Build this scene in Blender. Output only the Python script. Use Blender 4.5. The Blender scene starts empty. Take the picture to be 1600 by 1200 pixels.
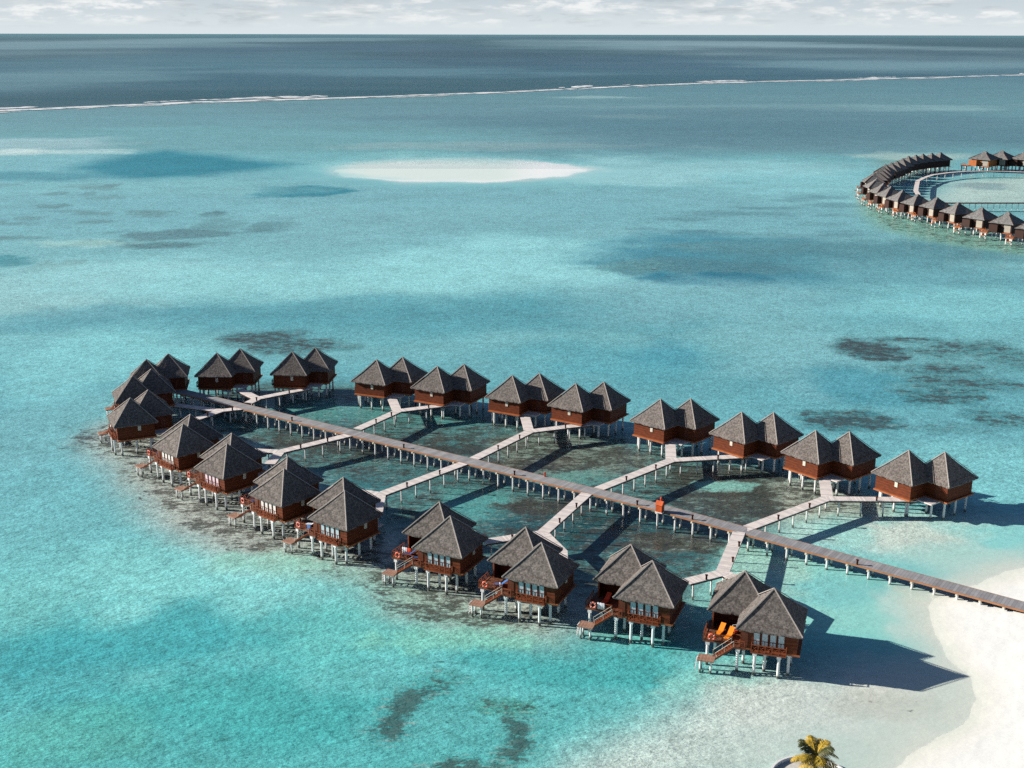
import bpy, math, random
import numpy as np
from mathutils import Vector, Matrix

scene = bpy.context.scene
col = scene.collection
RND = random.Random(11)

# ------------------------------------------------------------------ helpers
class MB:
    """collects shapes and links them as ONE mesh object"""
    def __init__(s): s.v = []; s.f = []; s.uv = None
    def add(s, verts, faces):
        n = len(s.v); s.v += [tuple(v) for v in verts]; s.f += [tuple(i + n for i in f) for f in faces]; return s
    def box(s, x0, x1, y0, y1, z0, z1):
        return s.add([(x0,y0,z0),(x1,y0,z0),(x1,y1,z0),(x0,y1,z0),(x0,y0,z1),(x1,y0,z1),(x1,y1,z1),(x0,y1,z1)],
                     [(0,3,2,1),(4,5,6,7),(0,1,5,4),(1,2,6,5),(2,3,7,6),(3,0,4,7)])
    def bar(s, a, b, w, h=None):
        """square bar from a to b, width w, height h"""
        h = h or w; a = Vector(a); b = Vector(b); d = (b - a).normalized()
        up = Vector((0,0,1)) if abs(d.z) < .95 else Vector((0,1,0))
        r = d.cross(up).normalized() * (w/2); u = r.cross(d).normalized() * (h/2)
        vs = [p + i*r + j*u for p in (a, b) for i, j in ((-1,-1),(1,-1),(1,1),(-1,1))]
        return s.add(vs, [(3,2,1,0),(4,5,6,7),(0,1,5,4),(1,2,6,5),(2,3,7,6),(3,0,4,7)])
    def tube(s, pts, rad, n=8, cap=True):
        rings = []; base = len(s.v)
        for i, p in enumerate(pts):
            p = Vector(p); q0 = Vector(pts[max(i-1,0)]); q1 = Vector(pts[min(i+1,len(pts)-1)])
            d = (q1-q0).normalized(); up = Vector((0,0,1)) if abs(d.z) < .9 else Vector((1,0,0))
            a = d.cross(up).normalized(); b = a.cross(d).normalized(); r = rad[i] if hasattr(rad,'__len__') else rad
            s.v += [tuple(p + r*(math.cos(t)*a + math.sin(t)*b)) for t in (2*math.pi*k/n for k in range(n))]
        for i in range(len(pts)-1):
            for k in range(n):
                k2 = (k+1) % n
                s.f.append((base+i*n+k2, base+i*n+k, base+(i+1)*n+k, base+(i+1)*n+k2))
        if cap:
            s.f.append(tuple(base+k for k in range(n))); s.f.append(tuple(base+(len(pts)-1)*n+k for k in reversed(range(n))))
        return s
    def prism(s, poly, z0, z1):
        n = len(poly); base = len(s.v)
        a = sum(poly[i][0]*poly[(i+1)%n][1]-poly[(i+1)%n][0]*poly[i][1] for i in range(n))
        if a < 0: poly = poly[::-1]
        s.v += [(p[0],p[1],z0 if len(p)<3 else p[2]+z0) for p in poly] + [(p[0],p[1],z1 if len(p)<3 else p[2]+z1) for p in poly]
        s.f.append(tuple(base+i for i in reversed(range(n)))); s.f.append(tuple(base+n+i for i in range(n)))
        for i in range(n):
            j = (i+1) % n; s.f.append((base+i, base+j, base+n+j, base+n+i))
        return s
    def torus(s, c, R, r, axis, n=20, m=8):
        c = Vector(c); ax = Vector(axis).normalized(); a = ax.orthogonal().normalized(); b = ax.cross(a); base = len(s.v)
        for i in range(n):
            t = 2*math.pi*i/n; o = math.cos(t)*a + math.sin(t)*b
            for k in range(m):
                q = 2*math.pi*k/m; s.v.append(tuple(c + o*(R + r*math.cos(q)) + ax*(r*math.sin(q))))
        for i in range(n):
            for k in range(m):
                s.f.append((base+i*m+k, base+((i+1)%n)*m+k, base+((i+1)%n)*m+(k+1)%m, base+i*m+(k+1)%m))
        return s
    def build(s, name, mat, parent=None, smooth=False):
        me = bpy.data.meshes.new(name); me.from_pydata(s.v, [], s.f)
        me.materials.append(mat); me.update()
        if smooth: me.polygons.foreach_set('use_smooth', [True]*len(me.polygons))
        o = bpy.data.objects.new(name, me); col.objects.link(o)
        if parent: o.parent = parent
        return o

def tag(o, label=None, cat=None, group=None, kind=None):
    if label: o['label'] = label
    if cat: o['category'] = cat
    if group: o['group'] = group
    if kind: o['kind'] = kind
    return o
def empty(name, loc, rz=0):
    o = bpy.data.objects.new(name, None); o.empty_display_size = .5
    o.location = loc; o.rotation_euler = (0, 0, rz); col.objects.link(o); return o
def inst(src, parent, loc=None, rz=None, name=None):
    """a copy of one object (sharing mesh data) under parent"""
    c = src.copy(); col.objects.link(c); c.parent = parent
    if loc is not None: c.location = loc
    if rz is not None: c.rotation_euler = (0, 0, rz)
    return c
KIDS = {}
def copy_tree(o, parent=None):
    c = o.copy(); col.objects.link(c); c.parent = parent
    for ch in o.children: copy_tree(ch, c)
    return c

# ------------------------------------------------------------------ node helpers
def new_mat(name):
    m = bpy.data.materials.new(name); m.use_nodes = True
    nt = m.node_tree; nt.nodes.clear()
    out = nt.nodes.new('ShaderNodeOutputMaterial')
    return m, nt, out
def N(nt, t, **kw):
    n = nt.nodes.new('ShaderNode' + t)
    for k, v in kw.items():
        if k.startswith('i_'): n.inputs[k[2:].replace('_', ' ')].default_value = v
        else: setattr(n, k, v)
    return n
def math_n(nt, op, a, b=None, clamp=False):
    n = nt.nodes.new('ShaderNodeMath'); n.operation = op; n.use_clamp = clamp
    for i, x in enumerate((a, b)):
        if x is None: continue
        if isinstance(x, (int, float)): n.inputs[i].default_value = x
        else: nt.links.new(x, n.inputs[i])
    return n.outputs[0]
def mix_c(nt, f, a, b, mode='MIX'):
    n = nt.nodes.new('ShaderNodeMix'); n.data_type = 'RGBA'; n.blend_type = mode
    for s, x in ((n.inputs[0], f), (n.inputs[6], a), (n.inputs[7], b)):
        if isinstance(x, (int, float)): s.default_value = x
        elif isinstance(x, tuple): s.default_value = (*x, 1) if len(x) == 3 else x
        else: nt.links.new(x, s)
    return n.outputs[2]
def noise(nt, vec, scale, detail=3, rough=.55, sc=None):
    n = N(nt, 'TexNoise'); n.inputs['Scale'].default_value = scale; n.inputs['Detail'].default_value = detail; n.inputs['Roughness'].default_value = rough
    if sc:
        mp = N(nt, 'Mapping'); mp.inputs['Scale'].default_value = sc; nt.links.new(vec, mp.inputs['Vector']); vec = mp.outputs[0]
    nt.links.new(vec, n.inputs['Vector']); return n.outputs['Fac']
def ramp(nt, f, lo, hi, a=0., b=1.):
    n = N(nt, 'MapRange'); n.clamp = True; n.interpolation_type = 'SMOOTHSTEP'
    n.inputs['From Min'].default_value = lo; n.inputs['From Max'].default_value = hi; n.inputs['To Min'].default_value = a; n.inputs['To Max'].default_value = b
    nt.links.new(f, n.inputs['Value']); return n.outputs[0]
def coord(nt, which='Object'): return N(nt, 'TexCoord').outputs[which]

def surf_mat(name, c1, c2=None, scale=2, rough=.75, stretch=None, bump=.0, bscale=20, spec=.3, extra=None, detail=4, lo=.3, hi=.7):
    m, nt, out = new_mat(name)
    b = N(nt, 'BsdfPrincipled'); b.inputs['Roughness'].default_value = rough; b.inputs['Specular IOR Level'].default_value = spec
    v = coord(nt)
    f = ramp(nt, noise(nt, v, scale, detail, .6, stretch), lo, hi)
    c = mix_c(nt, f, c1, c2 or c1)
    if extra: c = extra(nt, v, c)
    nt.links.new(c, b.inputs['Base Color'])
    if bump:
        bp = N(nt, 'Bump'); bp.inputs['Strength'].default_value = bump; bp.inputs['Distance'].default_value = .05
        nt.links.new(noise(nt, v, bscale, 3, .6, stretch), bp.inputs['Height']); nt.links.new(bp.outputs[0], b.inputs['Normal'])
    nt.links.new(b.outputs[0], out.inputs[0]); return m

# ------------------------------------------------------------------ light, sky, camera
SUN_EL, SUN_AZ = 22.3, 170.0            # degrees; azimuth counted from +X towards +Y
EXPO = 0.7
sun = bpy.data.lights.new('sun', 'SUN'); sun.energy = 5.0; sun.angle = math.radians(.5); sun.color = (1, .945, .86)
so = bpy.data.objects.new('sun', sun); col.objects.link(so)
sd = Vector((math.cos(math.radians(SUN_EL))*math.cos(math.radians(SUN_AZ)), math.cos(math.radians(SUN_EL))*math.sin(math.radians(SUN_AZ)), math.sin(math.radians(SUN_EL))))
so.rotation_euler = sd.to_track_quat('Z', 'Y').to_euler(); so.location = (-60, 10, 60)

w = bpy.data.worlds.new('World'); scene.world = w; w.use_nodes = True
nt = w.node_tree; nt.nodes.clear()
wo = N(nt, 'OutputWorld'); bg = N(nt, 'Background'); bg.inputs['Strength'].default_value = .055
sky = N(nt, 'TexSky'); sky.sky_type = 'NISHITA'; sky.sun_disc = False
sky.sun_elevation = math.radians(SUN_EL); sky.sun_rotation = math.radians(90 - SUN_AZ)
sky.altitude = 70; sky.air_density = .62; sky.dust_density = .35; sky.ozone_density = 1.6
nt.links.new(sky.outputs[0], bg.inputs[0])
# a bank of broken cumulus low over the horizon
g = coord(nt, 'Generated'); sep = N(nt, 'SeparateXYZ'); nt.links.new(g, sep.inputs[0]); el = sep.outputs['Z']
c1 = noise(nt, g, 1, 7, .62, (38, 38, 120)); c2 = noise(nt, g, 1, 5, .6, (10, 10, 90)); c3 = noise(nt, g, 1, 6, .6, (70, 70, 300))
puff = ramp(nt, math_n(nt, 'ADD', math_n(nt, 'MULTIPLY', c1, .65), math_n(nt, 'MULTIPLY', c3, .35)), .44, .59)
hz = mix_c(nt, ramp(nt, el, 0, .03), (.70, .77, .80), (.56, .64, .69))
shade = mix_c(nt, ramp(nt, c2, .36, .62), (.50, .57, .61), (.88, .90, .90))
cl = mix_c(nt, math_n(nt, 'MULTIPLY', puff, ramp(nt, el, .002, .014)), hz, shade)
bg2 = N(nt, 'Background'); bg2.inputs['Strength'].default_value = .62; nt.links.new(cl, bg2.inputs[0])
mx = N(nt, 'MixShader'); nt.links.new(ramp(nt, el, .03, .075), mx.inputs[0]); nt.links.new(bg2.outputs[0], mx.inputs[1]); nt.links.new(bg.outputs[0], mx.inputs[2])
nt.links.new(mx.outputs[0], wo.inputs[0])

cam = bpy.data.cameras.new('camera'); co = bpy.data.objects.new('camera', cam); col.objects.link(co); scene.camera = co
cam.sensor_width = 36; cam.lens = 1900.88/1600*36; cam.shift_x = (800-783.06)/1600; cam.shift_y = 2.49/1600
cam.clip_start = 1; cam.clip_end = 400000
CAM_Z = 8.687024*8 + 5.6
pitch = math.atan((602.4867-53)/1900.876)
co.matrix_world = Matrix.Translation((0, 0, CAM_Z)) @ Matrix.Rotation(math.pi/2 - pitch, 4, 'X') @ Matrix.Rotation(.0019295, 4, 'Z')
vs = scene.view_settings; vs.view_transform = 'Standard'; vs.look = 'None'; vs.exposure = EXPO; vs.gamma = 1
scene.cycles.use_denoising = False
scene.cycles.max_bounces = 6; scene.cycles.diffuse_bounces = 1; scene.cycles.transparent_max_bounces = 12
scene.cycles.sample_clamp_indirect = 1; scene.cycles.sample_clamp_direct = 3; scene.cycles.caustics_reflective = False; scene.cycles.caustics_refractive = False

# ------------------------------------------------------------------ sea bed and beach
BASE = [(112.2,(86,190,190)),(134.3,(104,206,206)),(151.7,(114,208,207)),(173.5,(114,203,206)),(218.8,(112,194,202)),(262.8,(100,184,193)),(297.9,(118,193,198)),(351.6,(100,182,191)),(402.5,(126,196,201)),(502.5,(116,187,195)),(608.6,(118,187,195)),(730.5,(118,180,187)),(883.6,(110,158,165)),(1115.0,(106,152,162)),(1433.8,(98,142,152)),(1768.5,(92,136,148))]
LAYERS = [
('E',(-176.0,941.1,203.3,107.2),(112,165,172),0.7,0.8,None,0.35),
('E',(203.2,953.3,207.1,134.3),(105,145,156),0.8,0.7,None,0.35),
('E',(219.4,1170.9,254.7,127.9),(96,136,150),0.7,0.8,None,0.35),
('E',(321.5,1344.1,244.7,59.9),(140,175,180),0.6,0.8,None,0.35),
('E',(116.4,1555.8,48.0,32.0),(160,190,190),0.6,0.8,None,0.35),
('E',(132.3,1189.4,49.2,28.3),(165,190,185),0.5,0.8,None,0.35),
('E',(-337.5,877.4,58.6,51.9),(165,195,200),0.7,0.9,None,0.35),
('E',(-290.3,818.6,42.2,18.1),(185,210,210),0.7,0.8,None,0.35),
('E',(-322.3,813.5,25.1,22.4),(205,222,220),0.8,0.8,None,0.35),
('E',(-268.5,745.7,73.2,53.0),(120,190,198),0.7,0.8,None,0.35),
('E',(-19.7,868.0,117.1,30.5),(150,178,180),0.5,0.9,None,0.35),
('E',(-21.9,721.4,85.9,92.2),(150,203,206),0.8,0.8,None,0.35),
('P',[(-252.1,718.6),(-244.4,792.7),(-225.2,829.0),(-183.0,794.0),(-151.9,761.6),(-122.6,739.1),(-141.3,706.6),(-160.9,679.9),(-189.4,654.9),(-222.4,672.6)],(0,152,170),0.97,18,None,0.25),
('E',(-102.1,612.5,22.4,23.3),(10,150,168),0.9,0.5,None,0.35),
('E',(-260.8,672.4,55.8,24.8),(70,158,172),0.8,0.7,None,0.35),
('E',(-176.4,633.1,85.8,33.1),(125,195,200),0.5,0.8,None,0.35),
('E',(-201.8,516.5,6.3,6.2),(105,145,150),0.6502881216432217,0.6,0.25,0.35),
('E',(-260.3,633.0,12.2,6.3),(105,145,150),0.49373238441867856,0.6,0.25,0.35),
('E',(-152.2,531.0,10.3,5.7),(105,145,150),0.6556272562176648,0.6,0.25,0.35),
('E',(-201.8,500.6,10.0,5.4),(105,145,150),0.6965007424805961,0.6,0.25,0.35),
('E',(-204.2,620.5,11.2,8.7),(105,145,150),0.520507063806285,0.6,0.25,0.35),
('E',(-195.3,464.0,6.4,5.5),(105,145,150),0.7515251201021927,0.6,0.25,0.35),
('E',(-149.3,456.5,5.7,5.7),(105,145,150),0.5778484224203043,0.6,0.25,0.35),
('E',(-137.2,462.7,3.6,2.9),(105,145,150),0.486794776493255,0.6,0.25,0.35),
('E',(-156.2,537.5,8.7,4.8),(105,145,150),0.6028971935316239,0.6,0.25,0.35),
('E',(-204.7,554.0,8.6,6.9),(105,145,150),0.7616807083391101,0.6,0.25,0.35),
('E',(-151.0,455.4,9.1,6.5),(105,145,150),0.6685094168650073,0.6,0.25,0.35),
('E',(-187.2,464.8,10.0,6.4),(105,145,150),0.6276430013897294,0.6,0.25,0.35),
('E',(-189.5,584.8,11.3,7.6),(105,145,150),0.5139829847944821,0.6,0.25,0.35),
('E',(-193.9,465.7,10.2,2.7),(105,145,150),0.7202381285030008,0.6,0.25,0.35),
('E',(-218.5,598.6,6.5,9.4),(105,145,150),0.7491068098512805,0.6,0.25,0.35),
('E',(-210.5,504.0,3.5,6.5),(105,145,150),0.5323816584076031,0.6,0.25,0.35),
('E',(-136.5,448.3,6.4,6.4),(105,145,150),0.5238680213905357,0.6,0.25,0.35),
('E',(-209.2,506.5,3.4,3.8),(105,145,150),0.5631744542467964,0.6,0.25,0.35),
('E',(-201.9,597.6,4.1,10.1),(105,145,150),0.5255322079664367,0.6,0.25,0.35),
('E',(-135.0,460.2,5.7,4.3),(105,145,150),0.6080291938370256,0.6,0.25,0.35),
('E',(-170.3,507.8,7.7,6.1),(105,145,150),0.7762485021695853,0.6,0.25,0.35),
('E',(-190.1,538.0,9.5,4.5),(105,145,150),0.5204347444696598,0.6,0.25,0.35),
('E',(-150.8,521.4,7.8,2.9),(105,145,150),0.5660841375215528,0.6,0.25,0.35),
('E',(-215.7,631.9,10.0,9.3),(105,145,150),0.42403220425108923,0.6,0.25,0.35),
('E',(-179.1,531.4,9.0,5.0),(105,145,150),0.6827800997463596,0.6,0.25,0.35),
('E',(-202.0,631.5,4.5,9.7),(105,145,150),0.785322232154503,0.6,0.25,0.35),
('E',(-124.8,528.7,7.2,9.7),(90,132,140),0.9,0.5,0.4,0.35),
('E',(-128.7,474.2,23.7,11.1),(98,140,148),0.9,0.5,0.3,0.35),
('E',(-115.9,501.3,11.1,19.3),(105,150,156),0.8,0.6,0.25,0.35),
('E',(-93.5,494.5,11.7,15.4),(95,138,145),0.9,0.5,0.35,0.35),
('E',(-126.0,450.0,12.4,8.6),(95,140,146),0.9,0.5,0.35,0.35),
('E',(-151.1,403.3,9.4,11.6),(112,152,152),0.9,0.5,0.4,0.35),
('E',(-159.0,452.5,16.7,8.7),(165,205,200),0.7,0.8,None,0.35),
('E',(-170.7,415.1,8.8,11.0),(60,155,165),0.8,0.6,None,0.35),
('E',(-141.1,366.3,37.0,40.6),(158,203,203),0.85,0.8,None,0.35),
('E',(-113.1,391.3,41.6,32.9),(152,206,209),0.8,0.9,None,0.35),
('E',(3.6,414.4,57.1,46.4),(152,210,213),0.95,0.9,None,0.35),
('E',(-48.2,371.2,51.5,31.7),(150,208,210),0.9,0.9,None,0.35),
('E',(-43.3,504.6,66.2,53.4),(126,194,201),0.7,0.9,None,0.35),
('E',(-25.8,335.0,75.7,22.9),(80,172,184),0.7,0.9,None,0.35),
('E',(-111.2,325.9,38.6,15.5),(85,172,184),0.6,0.9,None,0.35),
('E',(83.8,713.9,55.7,69.5),(158,206,210),0.8,0.8,None,0.35),
('E',(158.8,656.2,44.5,76.8),(140,196,202),0.8,0.8,None,0.35),
('E',(157.3,727.3,76.0,43.3),(150,200,205),0.7,0.9,None,0.35),
('E',(85.9,527.7,12.2,5.7),(88,150,160),0.4091865268019871,0.8,0.2,0.35),
('E',(93.6,539.9,12.5,5.9),(88,150,160),0.41314810239867505,0.8,0.2,0.35),
('E',(149.7,593.8,13.4,10.2),(88,150,160),0.3930050086230279,0.8,0.2,0.35),
('E',(76.7,484.2,7.6,4.2),(88,150,160),0.43057029615984627,0.8,0.2,0.35),
('E',(139.2,581.1,10.1,7.0),(88,150,160),0.5500616674671925,0.8,0.2,0.35),
('E',(93.9,478.6,6.8,4.8),(88,150,160),0.4950697128877485,0.8,0.2,0.35),
('E',(144.4,529.2,8.1,4.6),(88,150,160),0.45888828849251795,0.8,0.2,0.35),
('E',(74.0,483.8,13.7,4.2),(88,150,160),0.38357764260495375,0.8,0.2,0.35),
('E',(131.0,504.2,13.9,5.4),(88,150,160),0.33890674133883203,0.8,0.2,0.35),
('E',(82.8,485.4,7.9,5.0),(88,150,160),0.42507170876204686,0.8,0.2,0.35),
('E',(102.6,534.3,16.0,4.9),(88,150,160),0.3013985383749437,0.8,0.2,0.35),
('E',(135.4,476.3,15.0,5.3),(88,150,160),0.5850483499149068,0.8,0.2,0.35),
('E',(157.2,562.5,14.8,9.9),(88,150,160),0.4988961601585472,0.8,0.2,0.35),
('E',(115.3,551.8,9.8,5.7),(88,150,160),0.3204202872320587,0.8,0.2,0.35),
('E',(122.0,552.1,15.3,4.5),(88,150,160),0.5710827845401025,0.8,0.2,0.35),
('E',(113.5,471.3,14.0,7.3),(88,150,160),0.4730860212058354,0.8,0.2,0.35),
('E',(59.8,490.8,7.0,4.9),(88,150,160),0.49886883129144843,0.8,0.2,0.35),
('E',(112.2,533.9,16.2,7.6),(88,150,160),0.40240579722539854,0.8,0.2,0.35),
('E',(78.2,477.7,9.9,7.0),(88,150,160),0.40555248905897845,0.8,0.2,0.35),
('E',(79.4,517.2,14.4,4.7),(88,150,160),0.5375015756646369,0.8,0.2,0.35),
('E',(135.8,484.7,13.6,3.3),(88,150,160),0.4885821630900248,0.8,0.2,0.35),
('E',(158.0,590.0,9.6,6.7),(88,150,160),0.45817985352800494,0.8,0.2,0.35),
('E',(74.9,427.0,38.5,41.4),(62,150,168),0.9,0.8,None,0.35),
('E',(66.2,405.9,32.5,20.0),(84,132,142),0.85,0.6,0.25,0.35),
('E',(66.9,383.4,22.6,12.7),(22,134,158),0.8,0.6,None,0.35),
('E',(91.5,447.0,28.5,12.7),(98,148,155),0.8,0.6,0.3,0.35),
('E',(47.1,408.9,13.1,11.9),(98,150,156),0.7,0.6,0.3,0.35),
('E',(142.4,436.2,55.7,32.3),(84,152,162),0.8,0.9,None,0.35),
('E',(140.1,383.1,45.1,31.6),(100,175,185),0.7,0.9,None,0.35),
('E',(132.5,344.9,33.4,25.9),(138,200,204),0.8,0.9,None,0.35),
('P',[(157.3,532.4),(153.5,487.2),(161.1,463.6),(173.7,444.9),(189.5,426.4),(207.4,468.7),(201.4,505.0),(186.8,532.8),(186.0,575.2),(189.9,624.6),(187.6,638.2)],(128,178,160),0.8,8,0.45,0.2),
('P',[(207.0,611.7),(230.7,653.1),(262.7,684.0),(302.7,694.4),(234.7,533.5),(206.5,533.1),(193.7,553.3)],(128,182,184),0.9,12,None,0.2),
('P',[(205.0,582.4),(242.0,656.2),(297.3,681.5),(251.8,573.8),(225.9,569.0),(209.4,573.2)],(190,208,200),0.85,12,0.1,0.25),
('P',[(235.5,773.1),(269.5,816.3),(290.0,790.7),(256.5,706.9),(230.8,674.1),(203.3,652.6)],(130,165,155),0.7,10,0.3,0.2),
('E',(266.6,794.8,37.4,25.7),(185,208,200),0.7,0.8,None,0.35),
('E',(249.3,639.4,13.4,16.8),(120,150,160),0.6,0.7,None,0.35),
('E',(73.3,290.6,18.9,32.6),(128,198,204),0.7,0.9,None,0.35),
('E',(56.1,353.8,37.9,36.3),(132,198,204),0.6,0.9,None,0.35),
('E',(25.9,286.0,24.9,18.3),(82,178,190),0.6,0.9,None,0.35),
('E',(40.7,292.0,9.5,12.7),(60,164,184),0.5,1.3,None,0.35),
('E',(79.6,263.7,11.0,14.7),(50,160,178),0.6,1.2,None,0.35),
('E',(-37.6,311.6,26.9,14.3),(95,185,194),0.5,0.9,None,0.35),
('E',(91.0,298.8,10.1,11.2),(72,122,128),0.72,0.5,0.62,0.35),
('E',(92.8,288.5,6.3,6.8),(72,122,128),0.72,0.5,0.62,0.35),
('E',(105.3,305.4,10.0,3.4),(85,135,140),0.7,0.6,0.5,0.35),
('E',(113.4,295.6,15.3,9.1),(88,142,146),0.72,0.6,0.5,0.35),
('E',(103.8,277.2,10.6,5.2),(85,138,142),0.72,0.6,0.5,0.35),
('E',(106.3,263.7,15.9,8.9),(84,140,145),0.72,0.6,0.5,0.35),
('E',(124.1,286.6,9.4,15.9),(92,150,155),0.8,0.7,0.45,0.35),
('E',(71.7,235.2,13.0,6.4),(70,132,140),0.72,0.5,0.6,0.35),
('E',(95.6,253.5,11.2,6.8),(70,130,136),0.72,0.5,0.55,0.35),
('E',(103.1,237.6,7.9,8.6),(80,140,146),0.72,0.6,0.5,0.35),
('E',(68.8,241.6,6.7,2.7),(80,140,146),0.72,0.6,0.5,0.35),
('E',(89.1,231.1,7.7,4.1),(90,165,172),0.6,0.7,0.3,0.35),
('E',(-63.9,304.2,11.8,8.9),(80,132,138),0.72,0.5,0.6,0.35),
('E',(-48.9,297.6,12.1,6.6),(80,135,140),0.72,0.5,0.55,0.35),
('E',(-72.3,280.6,6.9,6.5),(80,140,146),0.72,0.5,0.5,0.35),
('E',(-56.1,292.3,9.5,5.1),(85,140,145),0.7,0.6,0.5,0.35),
('E',(-102.2,281.0,25.8,38.9),(140,206,209),0.8,0.9,None,0.35),
('E',(88.1,205.7,15.0,13.3),(135,200,203),0.8,0.9,None,0.35),
('E',(-89.1,223.1,17.2,23.1),(115,190,196),0.7,0.9,None,0.35),
('E',(-42.0,162.3,22.3,13.1),(142,212,210),0.75,0.9,None,0.35),
('E',(-44.2,142.7,19.9,9.6),(62,184,190),0.8,0.9,None,0.35),
('E',(-56.9,134.4,11.0,9.4),(70,188,194),0.6,0.9,None,0.35),
('E',(-26.9,125.6,17.9,8.4),(66,186,186),0.7,0.9,None,0.35),
('E',(-47.4,120.1,8.6,6.5),(90,190,180),0.5,0.9,None,0.35),
('E',(7.8,136.2,15.2,8.8),(62,184,186),0.75,0.9,None,0.35),
('E',(-18.9,146.4,11.0,10.9),(100,205,200),0.6,0.9,None,0.35),
('E',(-76.8,226.2,7.5,9.5),(95,150,155),0.72,0.6,0.55,0.35),
('P',[(-81.0,222.9),(-70.6,206.1),(-60.5,189.1),(-54.4,180.4),(-47.8,174.3),(-40.4,167.2),(-33.4,165.4),(-24.6,163.6),(-17.6,158.7),(-14.2,151.3),(-7.0,147.0),(1.5,142.6),(6.5,142.9),(10.0,147.1),(13.2,154.7),(19.3,153.8),(24.1,149.9),(28.6,162.1),(20.7,166.5),(9.1,162.0),(-2.1,166.4),(-14.4,178.5),(-23.8,189.3),(-35.8,204.6),(-46.5,218.5),(-58.6,234.3),(-70.0,243.0),(-79.3,234.2)],(184,186,178),0.95,7,0.5,0.22),
('P',[(-35.3,170.9),(-25.0,166.3),(-13.2,161.9),(-0.2,149.8),(4.9,145.2),(1.5,141.7),(-7.8,144.3),(-15.8,149.8),(-20.5,160.8),(-29.2,162.9)],(150,190,172),0.5,4,0.5,0.2),
('E',(-34.5,166.3,8.6,5.0),(150,212,196),0.6,0.8,None,0.35),
('E',(-6.8,142.6,10.0,3.1),(140,208,188),0.6,0.8,None,0.35),
('E',(23.5,145.4,11.8,4.0),(120,200,190),0.6,0.8,None,0.35),
('P',[(-68.1,251.3),(-55.4,264.5),(-32.1,262.6),(-11.3,247.0),(10.1,236.9),(28.2,223.5),(43.0,210.1),(51.0,194.1),(42.2,173.7),(30.8,158.9),(25.1,145.3),(17.6,154.8),(8.8,155.7),(-2.1,164.2),(-14.3,175.9),(-23.8,189.3),(-35.8,204.6),(-46.5,218.5),(-58.2,232.2)],(84,128,128),0.97,5,0.47,0.12),
('E',(-29.9,243.3,14.7,7.2),(92,150,148),0.8,0.8,0.3,0.35),
('E',(-10.9,239.0,7.9,6.1),(88,148,146),0.7,0.8,0.4,0.35),
('E',(-16.2,203.2,13.6,6.5),(70,115,120),0.6,0.8,0.45,0.35),
('E',(-22.2,218.7,15.8,5.2),(70,105,105),0.8,0.7,0.7,0.35),
('E',(-4.6,189.6,6.4,8.6),(96,165,162),0.7,0.8,0.2,0.35),
('P',[(-2.8,222.6),(8.6,230.6),(20.7,222.7),(28.2,213.5),(20.2,203.3),(10.9,200.0),(2.0,206.5)],(128,142,132),0.9,3,0.52,0.25),
('E',(13.3,203.3,9.1,4.6),(96,150,145),0.7,0.8,0.3,0.35),
('E',(5.5,209.9,10.5,4.1),(120,125,116),0.8,0.7,0.6,0.35),
('P',[(29.7,206.6),(39.5,210.1),(51.7,206.7),(55.3,189.7),(46.4,178.8),(38.0,182.7),(29.6,189.6)],(105,122,116),0.9,3,0.62,0.25),
('E',(38.7,198.6,5.6,2.5),(140,195,185),0.8,0.6,0.1,0.35),
('E',(15.9,178.9,17.2,10.4),(44,84,94),0.8,0.8,0.48,0.35),
('E',(-24.4,195.3,6.6,6.1),(60,115,120),0.7,0.8,0.3,0.35),
('E',(26.4,173.7,7.9,3.4),(110,115,106),0.8,0.7,0.6,0.35),
('E',(6.1,189.5,6.4,3.4),(85,90,84),0.7,0.7,0.65,0.35),
('E',(-34.9,222.4,11.1,3.8),(88,96,92),0.7,0.7,0.65,0.35),
('P',[(46.8,200.2),(53.2,203.5),(59.9,198.7),(64.9,189.8),(64.1,183.6),(55.6,182.8),(46.4,183.5)],(168,176,164),0.95,2.5,0.5,0.25),
('P',[(46.4,183.5),(56.2,185.2),(69.4,186.9),(87.0,183.7),(77.5,161.2),(66.4,161.2),(57.5,168.5),(47.2,173.7),(42.7,175.7)],(176,210,203),0.95,4,None,0.12),
('E',(62.0,176.9,9.1,5.6),(205,212,203),0.8,0.8,None,0.35),
('E',(81.1,177.0,7.0,5.6),(140,207,205),0.8,0.8,None,0.35),
('E',(55.5,178.9,4.1,5.2),(140,206,200),0.6,0.8,None,0.35),
('P',[(36.3,173.7),(46.7,171.8),(56.8,166.2),(62.1,157.0),(57.5,141.1),(50.9,141.1),(37.8,145.4),(25.8,149.9)],(150,208,200),0.95,4,None,0.12),
('E',(47.7,157.0,8.1,6.2),(120,203,203),0.8,0.8,None,0.35),
('E',(39.3,164.6,5.7,8.9),(165,200,188),0.7,0.7,0.12,0.35),
('E',(55.4,150.2,4.4,7.6),(190,212,205),0.8,0.8,None,0.35),
('P',[(29.1,134.4),(35.5,135.1),(43.1,136.7),(53.3,136.1),(59.7,136.1),(51.4,112.3),(2.5,107.2),(8.2,116.3),(16.7,122.8),(23.5,129.1)],(196,207,200),0.95,6,None,0.15),
('E',(26.2,131.4,7.0,3.8),(150,210,200),0.6,0.9,None,0.35),
('E',(35.6,125.7,11.2,6.3),(208,212,206),0.8,0.9,None,0.35),
('E',(49.2,128.7,7.6,7.3),(212,210,200),0.7,0.8,None,0.35),
('E',(46.1,125.7,6.7,3.6),(190,190,180),0.5,0.7,0.2,0.35),
('E',(57.1,150.3,1.9,8.8),(196,200,186),0.6,0.8,None,0.35),
('P',[(-15.2,121.1),(-14.3,125.7),(-12.1,130.5),(-8.8,134.0),(-5.3,134.3),(-6.3,129.7),(-9.5,126.1),(-10.2,120.1),(-12.9,118.1)],(64,150,150),0.45,2.5,0.7,0.35),
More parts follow.
